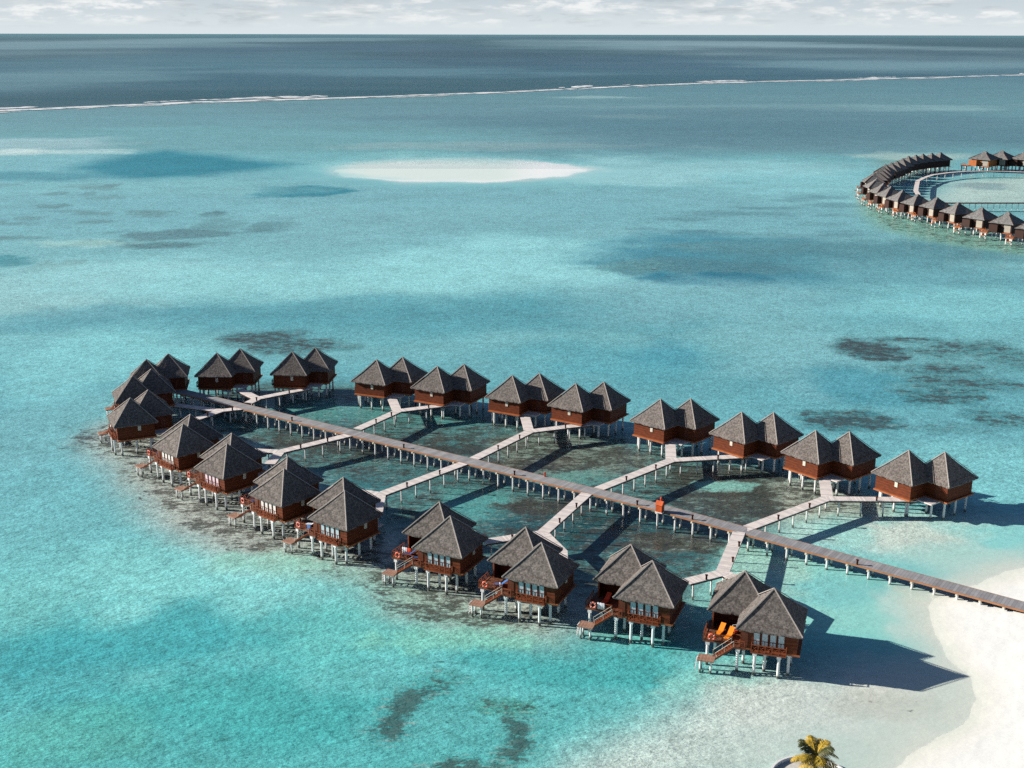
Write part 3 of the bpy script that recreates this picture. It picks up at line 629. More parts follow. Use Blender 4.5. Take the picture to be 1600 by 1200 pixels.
def make_villa():
    r = empty('water_villa', (0,0,0))
    fx, fy = -D, D
    # timber floors with a ledge running round both pavilions
    MB().box(-3.75,3.75,-3.75,3.4,FL-.24,FL).box(fx-3.8,fx+3.6,fy-3.6,fy+3.42,FL-.236,FL+.004).build('floor', M['trim'], r)
    for x0, x1, y0, y1 in ((-3.4,-3.1,-3.1,3.1), (2.8,3.1,-3.2,3.1), (fx-3.2,fx-2.9,fy-3.2,fy+3.2), (fx+2.8,fx+3.1,fy-3.2,fy+3.2)): MB().box(x0,x1,y0,y1,FL-.5,FL-.24).build('floor_beam', M['underside'], r)
    # walls: rear pavilion leaves its deck corner open as a terrace
    MB().prism([(-3.4,-3.4),(3.4,-3.4),(3.4,1.3),(-.6,1.3),(-.6,3.4),(-3.4,3.4)], FL+.01, 6.15).build('wall', M['wall'], r)
    MB().box(fx-3.4,fx+3.4,fy-3.4,fy+3.4,FL+.012,6.14).build('wall', M['wall'], r)
    MB().box(3.22,3.42,3.22,3.42,FL,6.1).build('terrace_post', M['rail'], r)
    MB().box(3.30,3.38,1.32,3.2,FL+.02,6.0).build('screen_wall', M['dark'], r)
    for cx, cy, k in ((0,0,0), (fx,fy,.01)):
        rf = pyramid_roof(4.0, EAVE, APEX).build('roof', M['roof'], r); rf.location = (cx, cy, k)
        rc = ridge_mb(4.0, EAVE, APEX).build('ridge_cap', M['ridge'], rf)
        for i in (1,2,3): inst(rc, rf, rz=i*math.pi/2)
    # four casements over the balcony
    wy = fy+3.4
    f = MB()
    for x0, x1, z0, z1 in ((-.42,-.35,0,1.75),(.35,.42,0,1.75),(-.35,.35,0,.07),(-.35,.35,1.68,1.75),(-.35,.35,.60,.67),(-.03,.03,.07,.60)): f.box(x0,x1,0,.09,z0,z1)
    win = f.build('window', M['frame'], r); pane = MB().box(-.35,.35,.01,.045,.07,1.68).build('pane', M['glass'], win)
    win.location = (-5.52, wy, FL+.55)
    for i in (1,2,3):
        wn_ = inst(win, r, (-5.52+.98*i, wy, FL+.55)); inst(pane, wn_)
    MB().box(fx+2.5,fx+3.25,wy,wy+.06,FL+.1,FL+2.2).build('door', M['frame'], r)
    MB().box(-3.46,-3.4,-2.2,-1.2,FL+.05,FL+2.1).build('door', M['frame'], r)
    fx_ = fx-3.4
    MB().box(fx_-.09,fx_,fy-.9,fy-.35,FL+1.35,FL+2.25).build('shutter', M['cap'], r)
    bal = MB().box(-6.25,-2.0,wy+.02,wy+.78,FL-.2,FL-.02).build('balcony', M['rail'], r)
    lb = lattice(MB(), (-6.2,wy+.74), (-2.05,wy+.74), FL-.02, FL+.92, 5); lattice(lb, (-6.2,wy+.05), (-6.2,wy+.74), FL-.02, FL+.92, 1); lattice(lb, (-2.05,wy+.05), (-2.05,wy+.74), FL-.02, FL+.92, 1)
    lb.build('railing', M['rail'], bal)
    dk = MB().box(-.6,4.0,1.32,6.95,FL-.18,FL+.008).box(-1.25,.35,6.95,7.75,FL-.18,FL+.008).build('deck', M['deckfloor'], r)
    lr = lattice(MB(), (3.95,3.5), (3.95,6.9), FL, FL+.95, 3); lattice(lr, (.4,6.9), (3.95,6.9), FL, FL+.95, 3); lattice(lr, (-1.2,7.72), (.0,7.72), FL, FL+.95, 1)
    lr.build('railing', M['rail'], dk)
    st = MB(); a = Vector((.3,7.35,FL-.05)); b = Vector((2.35,8.35,1.42)); n = (b-a).xy.normalized(); s = Vector((-n.y, n.x, 0))*.42
    st.bar(a+s, b+s, .07, .24); st.bar(a-s, b-s, .07, .24)
    for i in range(8):
        p = a.lerp(b, (i+.5)/8) + Vector((0,0,.06)); st.bar(p-s, p+s, .26, .05)
    stair = st.build('stairs', M['rail'], r)
    hr = MB(); up = Vector((0,0,.85)); hr.bar(a+s+up, b+s+up, .045)
    for t in (0,.5,1): hr.bar(a.lerp(b,t)+s, a.lerp(b,t)+s+up, .04)
    hr.bar(a-s+up, b-s+up, .045)
    for t in (0,.5,1): hr.bar(a.lerp(b,t)-s, a.lerp(b,t)-s+up, .04)
    hr.build('handrail', M['cap'], stair)
    pl = MB().box(2.2,4.25,7.7,9.4,1.22,1.40).build('platform', M['landing'], r)
    ld = MB(); ld.bar((4.3,8.3,1.5),(4.5,8.3,-.4),.06); ld.bar((4.3,8.9,1.5),(4.5,8.9,-.4),.06)
    for i in range(5):
        t = (i+.6)/5.2; ld.box(4.27+.2*t,4.42+.2*t,8.3,8.9,1.45-1.85*t,1.50-1.85*t)
    ld.build('ladder', M['white'], pl)
    sh = MB().tube([(0,0,-.6),(0,0,1.22)], .13, 8).build('stilt', M['stilt'], r); sh.location = (2.6,9.0,0)
    inst(sh, r, (3.9,9.0,0)); inst(sh, r, (3.9,8.0,0))
    MB().box(-5.9,-3.42,-2.4,.5,FL-.42,FL-.22).build('porch', M['pale_deck'], r)
    mb = MB().tube([(0,0,-.6),(0,0,FL-.32)], .19, 10); mb.box(-.26,.26,-.26,.26,FL-.62,FL-.24)
    sp = mb.build('stilt', M['stilt'], r, False); sp.location = (*STILTS[0], 0)
    for p in STILTS[1:]: inst(sp, r, (*p, 0))
    return r

VILLAS = [  # x, y, angle (deg), label
 (72.42,187.65,171.3,'twin-roofed brown villa nearest the beach in the far row, its long shadow on pale shallows'),
 (59.75,198.21,174.3,'twin-roofed villa second from the beach in the far row, short boardwalk rising straight to it'),
 (49.06,209.10,177.2,'far-row villa third from the beach, reached from the left by a bleached walkway'),
 (35.42,217.63,182.5,'far-row villa fourth from the beach, over brown reef beside a short straight boardwalk'),
 (20.11,228.99,191.6,'far-row villa in the middle of the row, right one of the middle close pair'),
 (7.66,235.23,196.3,'far-row villa left one of the middle close pair, short grey boardwalk at its corner'),
 (-7.66,242.05,197.0,'far-row villa overlapping the roof of the villa at its left, over dark shade'),
 (-20.79,247.81,202.5,'far-row villa with a short narrow boardwalk leaning down to the right from its corner'),
 (-40.35,255.64,219.5,'dark-walled far-row villa at the end of the last bleached branch walkway'),
 (-56.41,254.61,222.7,'dark-walled far-row villa farthest left in the row, facing the head of the main boardwalk'),
 (-70.73,250.00,234.6,'rearmost villa of the left tip cluster, dark roof slope above the boardwalk head'),
 (-70.96,237.89,247.0,'middle villa of the left tip cluster with one pale sunlit roof slope'),
 (-67.40,222.81,251.6,'front villa of the left tip cluster, standing at the outermost reef edge'),
 (-55.54,207.39,271.0,'near-row villa just right of the left tip cluster, sunlit orange balcony'),
 (-45.87,196.75,274.1,'near-row villa second from the left tip cluster, pink-tinted curtains in its windows'),
 (-34.35,184.77,274.2,'near-row villa third from the left tip cluster, bright curtains and white ladder'),
 (-24.20,175.41,279.0,'near-row villa fourth from the left tip cluster, roofs seen as one, blue towel on deck'),
 (-8.96,165.31,288.4,'near-row villa with blue loungers and red and white towel on its deck'),
 (3.43,155.91,290.7,'near-row villa with one blue lounger under a white towel on its deck'),
 (17.37,150.03,293.2,'near-row villa with a red lounger on its shaded deck and a towel over the rail'),
 (31.01,141.76,297.3,'twin-roofed villa nearest the viewer with two orange loungers on its deck'),
]
proto = make_villa(); homes = []
for i, (x, y, th, lab) in enumerate(VILLAS):
    o = proto if i == 0 else copy_tree(proto)
    o.location = (x, y, 0); o.rotation_euler = (0, 0, math.radians(th+225))
    tag(o, lab, 'villa', 'twin-roofed water villas on stilts'); homes.append(o)
for vi, mt in ((13, 'white_curtain'), (14, 'pink_curtain'), (15, 'white_curtain')):     # curtains drawn behind the panes
    for ch in homes[vi].children_recursive:
        if ch.name.startswith('pane'): ch.material_slots[0].link = 'OBJECT'; ch.material_slots[0].material = M[mt]
bpy.context.view_layer.update()
def place(o, villa, loc, rz=0):
    h = homes[villa]; a = h.rotation_euler.z
    c, s = math.cos(a), math.sin(a); o.location = (h.location.x+c*loc[0]-s*loc[1], h.location.y+s*loc[0]+c*loc[1], loc[2]); o.rotation_euler = (0, 0, a+rz)

# ------------------------------------------------------------------ things on the decks
def lifebuoy(villa, loc, rz, mat, lab):
    t = empty('lifebuoy', (0,0,0)); tag(t, lab, 'lifebuoy', 'lifebuoys hung on the villa deck rails')
    MB().torus((0,0,0), .36, .12, (0,1,0)).build('ring', mat, t, True)
    for k in range(4):
        q = math.pi/4+k*math.pi/2; MB().torus((.36*math.cos(q),0,.36*math.sin(q)), .125, .03, (-math.sin(q),0,math.cos(q)), 10, 5).build('band', M['white'], t, True)
    place(t, villa, loc, rz)
names = {13:'just right of the left tip cluster',14:'with pink-tinted curtains',15:'with the bright curtains',16:'whose two roofs look like one',17:'with the red and white towel',18:'with one blue lounger',19:'with the red lounger',20:'with the orange loungers'}
for v, nm in names.items():
    mt = 'salmon' if v in (15,16,19) else 'buoy'
    lifebuoy(v, (2.9,7.05,FL+.62), 0, M[mt], ('salmon' if mt == 'salmon' else 'orange-red')+' lifebuoy on the deck rail of the villa '+nm)
def lounger(villa, loc, rz, fab, lab, towel=None):
    t = empty('sun_lounger', (0,0,0)); tag(t, lab, 'sun lounger', 'sun loungers on the villa decks')
    fr = MB().box(-.34,.34,-.95,1.0,.22,.28)
    for x in (-.3,.3):
        for y in (-.85,.9): fr.box(x-.035,x+.035,y-.035,y+.035,0,.24)
    fr.build('frame', M['rail'], t)
    cu = MB(); w = .33
    prof = [(1.0,.29),(.55,.31),(-.05,.30),(-.45,.62),(-.95,1.02)]
    vs = []
    for y, z in prof:
        vs += [(-w,y,z),(w,y,z),(w,y-.03,z+.11),(-w,y-.03,z+.11)]
    fs = [(0,1,2,3)] + [(4*i+k, 4*i+4+k, 4*i+4+(k+1)%4, 4*i+(k+1)%4) for i in range(len(prof)-1) for k in range(4)] + [tuple(4*(len(prof)-1)+k for k in (3,2,1,0))]
    cu.add(vs, fs); cu.build('cushion', M[fab], t)
    place(t, villa, loc, rz)
lounger(20, (2.15,4.75,FL+.01), -.28, 'orange_fabric', 'orange cushioned sun lounger beside the deck rail, left of two on the nearest villa')
lounger(20, (.95,5.45,FL+.01), -.28, 'orange_fabric', 'orange cushioned sun lounger next to the stairs, right of two on the nearest villa')
lounger(19, (1.9,4.6,FL+.01), -.2, 'red_fabric', 'bright red sun lounger on the shaded deck, towel rail in front')
lounger(18, (1.2,5.6,FL+.01), -1.2, 'blue_fabric', 'blue sun lounger lying across the deck under a white towel')
lounger(17, (1.9,5.5,FL+.01), -1.1, 'navy_fabric', 'dark blue sun lounger next to the deck rail, left of two')
lounger(17, (.2,6.0,FL+.01), -1.1, 'navy_fabric', 'dark blue sun lounger by the pavilion wall, right of two')
lounger(15, (1.7,5.4,FL+.01), -1.1, 'navy_fabric', 'dark blue sun lounger on the deck behind a salmon lifebuoy, bright-curtained villa')
lounger(13, (1.7,5.4,FL+.01), -1.1, 'navy_fabric', 'dark blue sun lounger on the sunlit deck just right of the tip cluster')
lounger(16, (1.9,5.3,FL+.01), -1.1, 'white_fabric', 'pale sun lounger on the deck beside the hanging blue towel')
def towel(villa, p, q, z, mats, lab, drop=.8):
    """a towel folded over a rail running from p to q"""
    t = MB(); p = Vector((*p, z)); q = Vector((*q, z)); d = (q-p).normalized(); n = Vector((-d.y, d.x, 0))
    m_ = 8; prof = [(-.09,-drop),(-.10,-drop*.5),(-.075,.02),(0,.07),(.075,.02),(.10,-drop*.4),(.09,-drop*.75)]
    g_ = [[p.lerp(q, i/m_) + n*(a+.02*math.sin(i*1.7)*(1 if a > 0 else -1)) + Vector((0,0,b+.015*math.sin(i*2.3))) for i in range(m_+1)] for a, b in prof]
    vs = [v for row in g_ for v in row]
    fs = [(r*(m_+1)+i, r*(m_+1)+i+1, (r+1)*(m_+1)+i+1, (r+1)*(m_+1)+i) for r in range(len(prof)-1) for i in range(m_)]
    t.add(vs, fs); o = t.build('towel', M[mats], None, True)
    md = o.modifiers.new('thickness', 'SOLIDIFY'); md.thickness = .02
    tag(o, lab, 'towel', 'towels laid out on the villa decks'); place(o, villa, (0,0,0))
towel(19, (2.35,6.9), (1.35,6.9), FL+.98, 'white_fabric', 'white and grey towel hung over the rail beside the salmon lifebuoy')
towel(16, (.42,6.9), (1.15,6.9), FL+.98, 'blue_fabric', 'blue towel hung over the rail of the villa whose roofs look like one', 1.0)
towel(18, (1.5,5.25), (1.05,6.15), FL+.42, 'white_fabric', 'white towel thrown across the blue lounger', .3)
towel(17, (3.3,5.1), (2.5,5.1), FL+.98, 'white_fabric', 'white towel hung up behind the dark blue loungers', .85)
towel(17, (2.48,5.1), (1.9,5.1), FL+.98, 'red_fabric', 'red towel hanging beside the white one', .85)
rk = MB(); rk.bar((3.35,5.1,FL),(3.35,5.1,FL+1),.05); rk.bar((1.85,5.1,FL),(1.85,5.1,FL+1),.05); rk.bar((3.35,5.1,FL+.97),(1.85,5.1,FL+.97),.04); rk.bar((3.35,4.8,FL+.03),(3.35,5.4,FL+.03),.05); rk.bar((1.85,4.8,FL+.03),(1.85,5.4,FL+.03),.05)
o = rk.build('drying_rack', M['rail']); tag(o, 'low timber drying rack under the red and white towels', 'drying rack'); place(o, 17, (0,0,0))
ch = empty('tub_chair', (0,0,0)); tag(ch, 'dark red tub chair with a pale curved rim behind the orange loungers', 'chair')
cm = MB(); nn = 12
ring = [(.42*math.cos(a), .42*math.sin(a)) for a in (math.pi*(-.12+1.24*k/nn) for k in range(nn+1))]
for k in range(nn):
    (x0,y0),(x1,y1) = ring[k], ring[k+1]; cm.prism([(x0,y0),(x1,y1),(x1*.86,y1*.86),(x0*.86,y0*.86)], .1, .85)
cm.build('shell', M['dark'], ch); MB().tube([(0,0,.1),(0,0,.45)], .36, 16).build('cushion', M['redpost'], ch)
MB().tube([(x,y,.88) for x, y in ring], .06, 6).build('rim', M['white'], ch); 
place(ch, 20, (.35,3.9,FL+.01), math.pi*.85)

# ------------------------------------------------------------------ boardwalks
def deck_piece(parent, a, b, wd, th, mat, na=None, nb=None, name='deck', lift=0):
    """one straight length of deck with mitred ends, built along its own x axis"""
    a = Vector(a); b = Vector(b); d = (b-a).xy; L = d.length; ang = math.atan2(d.y, d.x); d.normalize()
    def end(nrm):
        if nrm is None: return 0.
        return math.tan(nrm)*wd/2
    ea, eb = end(na), end(nb); h = wd/2; dz = b.z-a.z
    mb = MB(); f = lambda x, y, z: (x, y, z + dz*x/L)
    P = [f(ea,-h,0) if 0 else (-ea*1,-h), (L+eb,-h), (L-eb,h), (ea,h)]
    vs = [f(x,y,-th) for x, y in P]+[f(x,y,0) for x, y in P]
    mb.add(vs, [(3,2,1,0),(4,5,6,7),(0,1,5,4),(1,2,6,5),(2,3,7,6),(3,0,4,7)])
    o = mb.build(name, mat, parent); o.location = (a.x-parent.location.x, a.y-parent.location.y, a.z-parent.location.z+lift); o.rotation_euler = (0,0,ang); return o
branch_pile = None
def walkway(paths, lab, wd=1.9, spacing=3.0, name='walkway', mat='pale_deck', group='bleached branch walkways between the villas', rail=False, skip=1.2):
    global branch_pile
    a0 = paths[0][0]; root = empty(name, (a0[0],a0[1],0)); tag(root, lab, 'walkway', group)
    lift = 0
    for pi, pts in enumerate(paths):
        n = len(pts); dirs = [math.atan2(pts[i+1][1]-pts[i][1], pts[i+1][0]-pts[i][0]) for i in range(n-1)]
        for i in range(n-1):
            bend = lambda p, q: ((q-p+math.pi) % (2*math.pi)-math.pi)/2
            na = bend(dirs[i-1], dirs[i]) if i > 0 else None; nb = bend(dirs[i], dirs[i+1]) if i < n-2 else None
            # mitre: outer side longer on the outside of the bend
            deck_piece(root, pts[i], pts[i+1], wd, .10, M[mat], na and na, nb and nb, lift=lift)
            A, B = Vector(pts[i]), Vector(pts[i+1]); d = (B-A); L = d.xy.length; d = d/L; nx = Vector((-d.y, d.x, 0))
            for s in (-1, 1):
                k = wd/2-.06
                MB().bar(A+nx*s*k+d*.05-Vector((0,0,.21))-root.location, B+nx*s*k-d*.05-Vector((0,0,.21))-root.location, .10, .22).build('side_beam', M['underside'], root)
            m_ = max(1, int(L/spacing)); 
            for j in range(m_):
                t = (j+.6)/m_; 
                if pi == 0 and i == 0 and t*L < skip: continue
                p = A.lerp(B, t)
                if branch_pile is None:
                    mb = MB().tube([(0,0,-3.2),(0,0,-.32)], .13, 8); mb.box(-.12,.12,-.75,.75,-.42,-.30); o = mb.build('stilt', M['stilt'], root); branch_pile = o
                else: o = inst(branch_pile, root)
                o.location = p-root.location; o.rotation_euler = (0,0,math.atan2(d.y,d.x))
        lift -= .006
    return root
MAINZ = lambda x: 2.7 if x < 25 else max(1.15, 2.7-(x-25)*.034)
def mz(x): return MAINZ(x)-.02
Z = 2.55
BR = [
 ([[(37.1,172.9,mz(37)),(52.9,185.2,Z),(67.4,184.9,Z)],[(53.2,185.4,Z),(55.2,195.2,Z)]], 'bleached branch walkway nearest the beach on the far side, forking to two villas'),
 ([[(36.3,171.9,mz(36)),(31.1,156.8,Z),(25.6,153.8,Z)],[(31.1,156.8,Z),(34.2,153.6,Z),(37.0,149.2,Z),(33.6,143.6,Z)]], 'bleached branch walkway nearest the beach, on the near side, running behind the nearest villa'),
 ([[(15.2,188.1,mz(15)),(30.2,203.7,Z),(45.2,206.2,Z)],[(30.2,204.0,Z),(31.4,214.1,Z)]], 'second bleached branch walkway from the beach on the far side, with a straight spur'),
 ([[(14.1,187.0,mz(14)),(6.3,170.8,Z),(-2.6,167.4,Z)],[(6.4,170.6,Z),(8.8,164.0,Z),(8.6,158.5,Z)]], 'second bleached branch walkway on the near side, dropping behind a roof'),
 ([[(-5.0,203.6,mz(-5)),(5.5,219.9,Z),(17.4,224.6,Z)],[(5.3,220.4,Z),(4.6,231.0,Z)]], 'third bleached branch walkway on the far side, in the middle of the loop'),
 ([[(-6.2,201.9,mz(-6)),(-19.8,186.7,Z),(-28.6,190.0,Z)],[(-19.8,186.5,Z),(-19.6,179.0,Z)]], 'third bleached branch walkway on the near side, ending at a pale landing'),
 ([[(-27.4,220.6,mz(-27)),(-20.6,232.8,Z),(-10.3,237.3,Z)],[(-20.9,233.1,Z),(-22.9,242.8,Z)]], 'fourth bleached branch walkway on the far side, with a narrow leaning spur'),
 ([[(-28.4,217.2,mz(-28)),(-40.0,207.8,Z),(-50.5,209.5,Z)],[(-40.0,207.6,Z),(-40.6,201.2,Z)]], 'fourth bleached branch walkway on the near side, ending by the second roof'),
 ([[(-51.6,237.6,mz(-51)),(-50.4,241.3,Z),(-40.6,249.2,Z)],[(-50.7,241.5,Z),(-55.6,247.8,Z)]], 'short bleached branch walkway at the left end, in front of dark-walled villas'),
 ([[(-51.8,234.0,mz(-51)),(-56.2,232.7,Z),(-60.4,226.2,Z)],[(-56.4,232.8,Z),(-66.5,236.6,Z)]], 'short branch walkway at the left end on the near side, half in shade'),
]
for paths, lab in BR: walkway(paths, lab)

root = empty('boardwalk', (0,199,0)); tag(root, 'long grey main boardwalk on white piles running from the beach through the villa loop', 'boardwalk')
A0 = Vector((-69.5,247.2)); A1 = Vector((100,128.6)); dv = (A1-A0).normalized(); nv = Vector((-dv.y, dv.x)); WB = 2.7
cuts = [A0] + [A0+dv*((x-A0.x)/dv.x) for x in (25, 70)] + [A1]
P3 = [(p.x, p.y, MAINZ(p.x)) for p in cuts]
for i in range(3):
    deck_piece(root, P3[i], P3[i+1], WB, .12, M['grey_deck'])
    for s in (-1, 1):
        a, b = (Vector(p)+Vector((*(nv*s*(WB/2+.03)), -.12))-root.location for p in (P3[i], P3[i+1]))
        MB().bar(a, b, .10, .26).build('edge_board', M['edge'], root)
Lm = (A1-A0).length; bents = []
t = 1.2
while t < Lm-3: bents.append(t); t += 3.1
vis = [t for t in bents if (A0+dv*t).x < 80]; vis.sort(key=lambda t: (A0+dv*t).length)
pile = MB().tube([(0,0,-3.3),(0,0,-.45)], .17, 10).build('stilt', M['stilt'], root)
beam = MB().box(-.14,.14,-1.62,1.62,-.52,-.26).build('cross_beam', M['cap'], root); first = True; rest = MB(); restb = MB()
for k, t in enumerate(vis):
    c = A0+dv*t; z = MAINZ(c.x); ang = math.atan2(dv.y, dv.x)
    o = beam if k == 0 else inst(beam, root)
    o.location = Vector((c.x,c.y,z))-root.location; o.rotation_euler = (0,0,ang)
    for s in (-1, 1):
        p = c+nv*s*.95; loc = Vector((p.x,p.y,z))-root.location
        if k < 50:
            o = pile if (k == 0 and s == -1) else inst(pile, root); o.location = loc
        else: rest.tube([loc+Vector((0,0,-3.3)), loc+Vector((0,0,-.45))], .17, 8)
tag(rest.build('stilts', M['stilt'], root), kind='stuff')

# small dark post lamps along the walkways
pl = MB().box(-.11,.11,-.11,.11,0,.75); lampb = None
def post_lamp(x, y, z, lab, mat='post'):
    global lampb
    t = empty('post_lamp', (x,y,z)); tag(t, lab, 'post lamp', 'small post lamps along the boardwalks')
    if lampb is None:
        a = MB().box(-.12,.12,-.12,.12,0,.62).build('post', M['post'], t); b = MB().prism([(-.18,-.18),(.18,-.18),(.18,.18),(-.18,.18)], .62, .74).build('cap', M['post'], t); lampb = (a, b)
    else:
        for q in lampb: inst(q, t)
which = ['beach-end far-side branch','beach-end near-side branch','second far-side branch','second near-side branch','third far-side branch','third near-side branch','fourth far-side branch','fourth near-side branch','left-end far-side branch','left-end near-side branch']
for (paths, _), nm in zip(BR, which):
    a, b, c = (Vector(p) for p in paths[0][:3]); d = (b-a).normalized(); n = Vector((d.y, -d.x, 0)).normalized()
    if n.y > 0: n = -n
    L = (b-a).length
    if L > 12: spots = [(a+d*L*.36, 'nearer the main boardwalk'), (a+d*L*.74, 'nearer the fork')]
    else: spots = [(a+d*L*.5, 'before the fork')]
    for p, w_ in spots:
        p = p+n*.82; post_lamp(p.x, p.y, p.z, 'small dark post lamp on the %s, %s' % (nm, w_))
    d2 = (c-b).normalized(); n2 = Vector((d2.y, -d2.x, 0)); n2 = -n2 if n2.y > 0 else n2; p = b.lerp(c, .55)+n2*.82
    post_lamp(p.x, p.y, p.z, 'small dark post lamp on the %s, beyond the fork' % nm)
for x, w_ in ((52,'nearest the beach'),(30.5,'right of the orange hut'),(22.5,'left of the orange hut'),(3,'between the middle branches'),(-17,'near the third branches'),(-40,'near the left end')):
    c = A0+dv*((x-A0.x)/dv.x)-nv*1.2; post_lamp(c.x, c.y, MAINZ(c.x), 'small dark post lamp on the edge of the main boardwalk, '+w_)

def red_post(x, y, z, lab, h=1.0):
    t = empty('hydrant_post', (x,y,z)); tag(t, lab, 'red post', 'small red posts on the main boardwalk')
    MB().tube([(0,0,0),(0,0,h*.75)], .16, 10).build('post', M['redpost'], t); MB().tube([(0,0,h*.75),(0,0,h*.88),(0,0,h)], [.22,.20,.06], 10).build('head', M['redpost'], t)
c = A0+dv*((25.0-A0.x)/dv.x)+nv*1.15; red_post(c.x, c.y, MAINZ(c.x), 'small red post on the far edge of the boardwalk beside the orange hut', 1.3)
c = A0+dv*((6.8-A0.x)/dv.x)+nv*1.15; red_post(c.x, c.y, MAINZ(c.x), 'tiny red post on the far edge of the boardwalk at mid length', .8)

k = empty('kiosk', (0,0,0)); c = A0+dv*((26.0-A0.x)/dv.x)-nv*1.55; k.location = (c.x, c.y, MAINZ(c.x)); k.rotation_euler = (0,0,math.atan2(dv.y, dv.x))
k.scale = (.66,.66,.72); tag(k, 'small bright orange hut with a gable roof on the main boardwalk edge', 'hut')
MB().prism([(-.8,-.7),(.8,-.7),(.8,.7),(-.8,.7)], .02, 1.75).build('wall', M['kiosk'], k)
MB().add([(-.8,-.68,1.75),(.8,-.68,1.75),(-.8,.68,1.75),(.8,.68,1.75),(-.8,0,2.35),(.8,0,2.35)], [(0,2,4),(1,5,3),(0,4,5,1),(2,3,5,4),(0,1,3,2)]).build('gable', M['kiosk'], k)
MB().add([(-.95,-.85,1.66),(.95,-.85,1.66),(.95,0,2.5),(-.95,0,2.5),(-.95,.85,1.66),(.95,.85,1.66),(-.95,-.85,1.58),(.95,-.85,1.58),(.95,0,2.4),(-.95,0,2.4),(-.95,.85,1.58),(.95,.85,1.58)],
         [(0,1,2,3),(3,2,5,4),(9,8,7,6),(10,11,8,9),(0,6,7,1),(5,11,10,4),(1,7,8,2),(2,8,11,5),(3,9,6,0),(4,10,9,3)]).build('roof', M['kiosk'], k)
MB().box(.80,.84,-.3,.3,.1,1.6).build('door', M['trim'], k)
MB().box(-.95,.95,-.85,.35,-.16,.015).build('base', M['white'], k)
MB().tube([(-.35,-.5,-3),(-.35,-.5,-.16)], .17, 10).build('stilt', M['stilt'], k)

# ------------------------------------------------------------------ the distant ring of villas
def gablet_roof(h, z0, z1):
    zm = z0+(z1-z0)*.78; r = h*.22*1.0
    m = MB(); s = h*(1-.78)*1.0
    m.add([(-h,-h,z0),(h,-h,z0),(h,h,z0),(-h,h,z0),(-s,-s,zm),(s,-s,zm),(s,s,zm),(-s,s,zm),(-h,-h,z0-.2),(h,-h,z0-.2),(h,h,z0-.2),(-h,h,z0-.2)],
          [(0,1,5,4),(1,2,6,5),(2,3,7,6),(3,0,4,7),(8,9,1,0),(9,10,2,1),(10,11,3,2),(11,8,0,3),(11,10,9,8),(4,5,6,7)])
    return m
def make_far():
    r = empty('lagoon_villa', (0,0,0)); e = 6.3; ap = 10.0; h = 4.9
    rf = gablet_roof(h, e, ap).build('roof', M['farroof'], r)
    s = 1.35; MB().add([(-s,-s,9.05),(s,-s,9.05),(s,s,9.05),(-s,s,9.05),(-.35,0,ap+.35),(.35,0,ap+.35)], [(0,1,5,4),(1,2,5),(2,3,4,5),(3,0,4),(3,2,1,0)]).build('roof_cap', M['farroof'], rf)
    rc = MB().bar((h,h,e+.08),(1.1,1.1,9.2),.26,.14).build('ridge_cap', M['dark'], rf)
    for i in (1,2,3): inst(rc, rf, rz=i*math.pi/2)
    MB().box(-3.9,3.9,-3.9,3.9,2.7,6.75).build('wall', M['farwall'], r)
    MB().box(-4.3,4.3,-4.3,4.3,2.45,2.69).build('floor', M['fartrim'], r)
    MB().box(-3.5,-.9,3.9,4.0,2.9,5.9).build('window', M['paleboard'], r); MB().box(.9,4.3,3.9,5.6,2.6,5.7).build('annex', M['farwall'], r)
    dk = MB().box(4.31,7.4,2.0,6.6,2.2,2.44).build('deck', M['fartrim'], r)
    lr = lattice(MB(), (4.4,6.5), (7.3,6.5), 2.44, 3.5, 3); lattice(lr, (7.3,2.1), (7.3,6.5), 2.44, 3.5, 3); lr.build('railing', M['fartrim'], dk)
    MB().box(4.6,6.0,6.7,8.2,1.2,1.4).build('platform', M['fartrim'], r)
    sp = MB().tube([(0,0,-.6),(0,0,2.46)], .26, 8).build('stilt', M['stilt'], r); pts = [(x,y) for x in (-3.6,0,3.6) for y in (-3.6,0,3.6)]+[(4.8,6.2),(7.0,6.2),(7.0,2.4)]
    sp.location = (*pts[0],0)
    for p in pts[1:]: inst(sp, r, (*p,0))
    return r
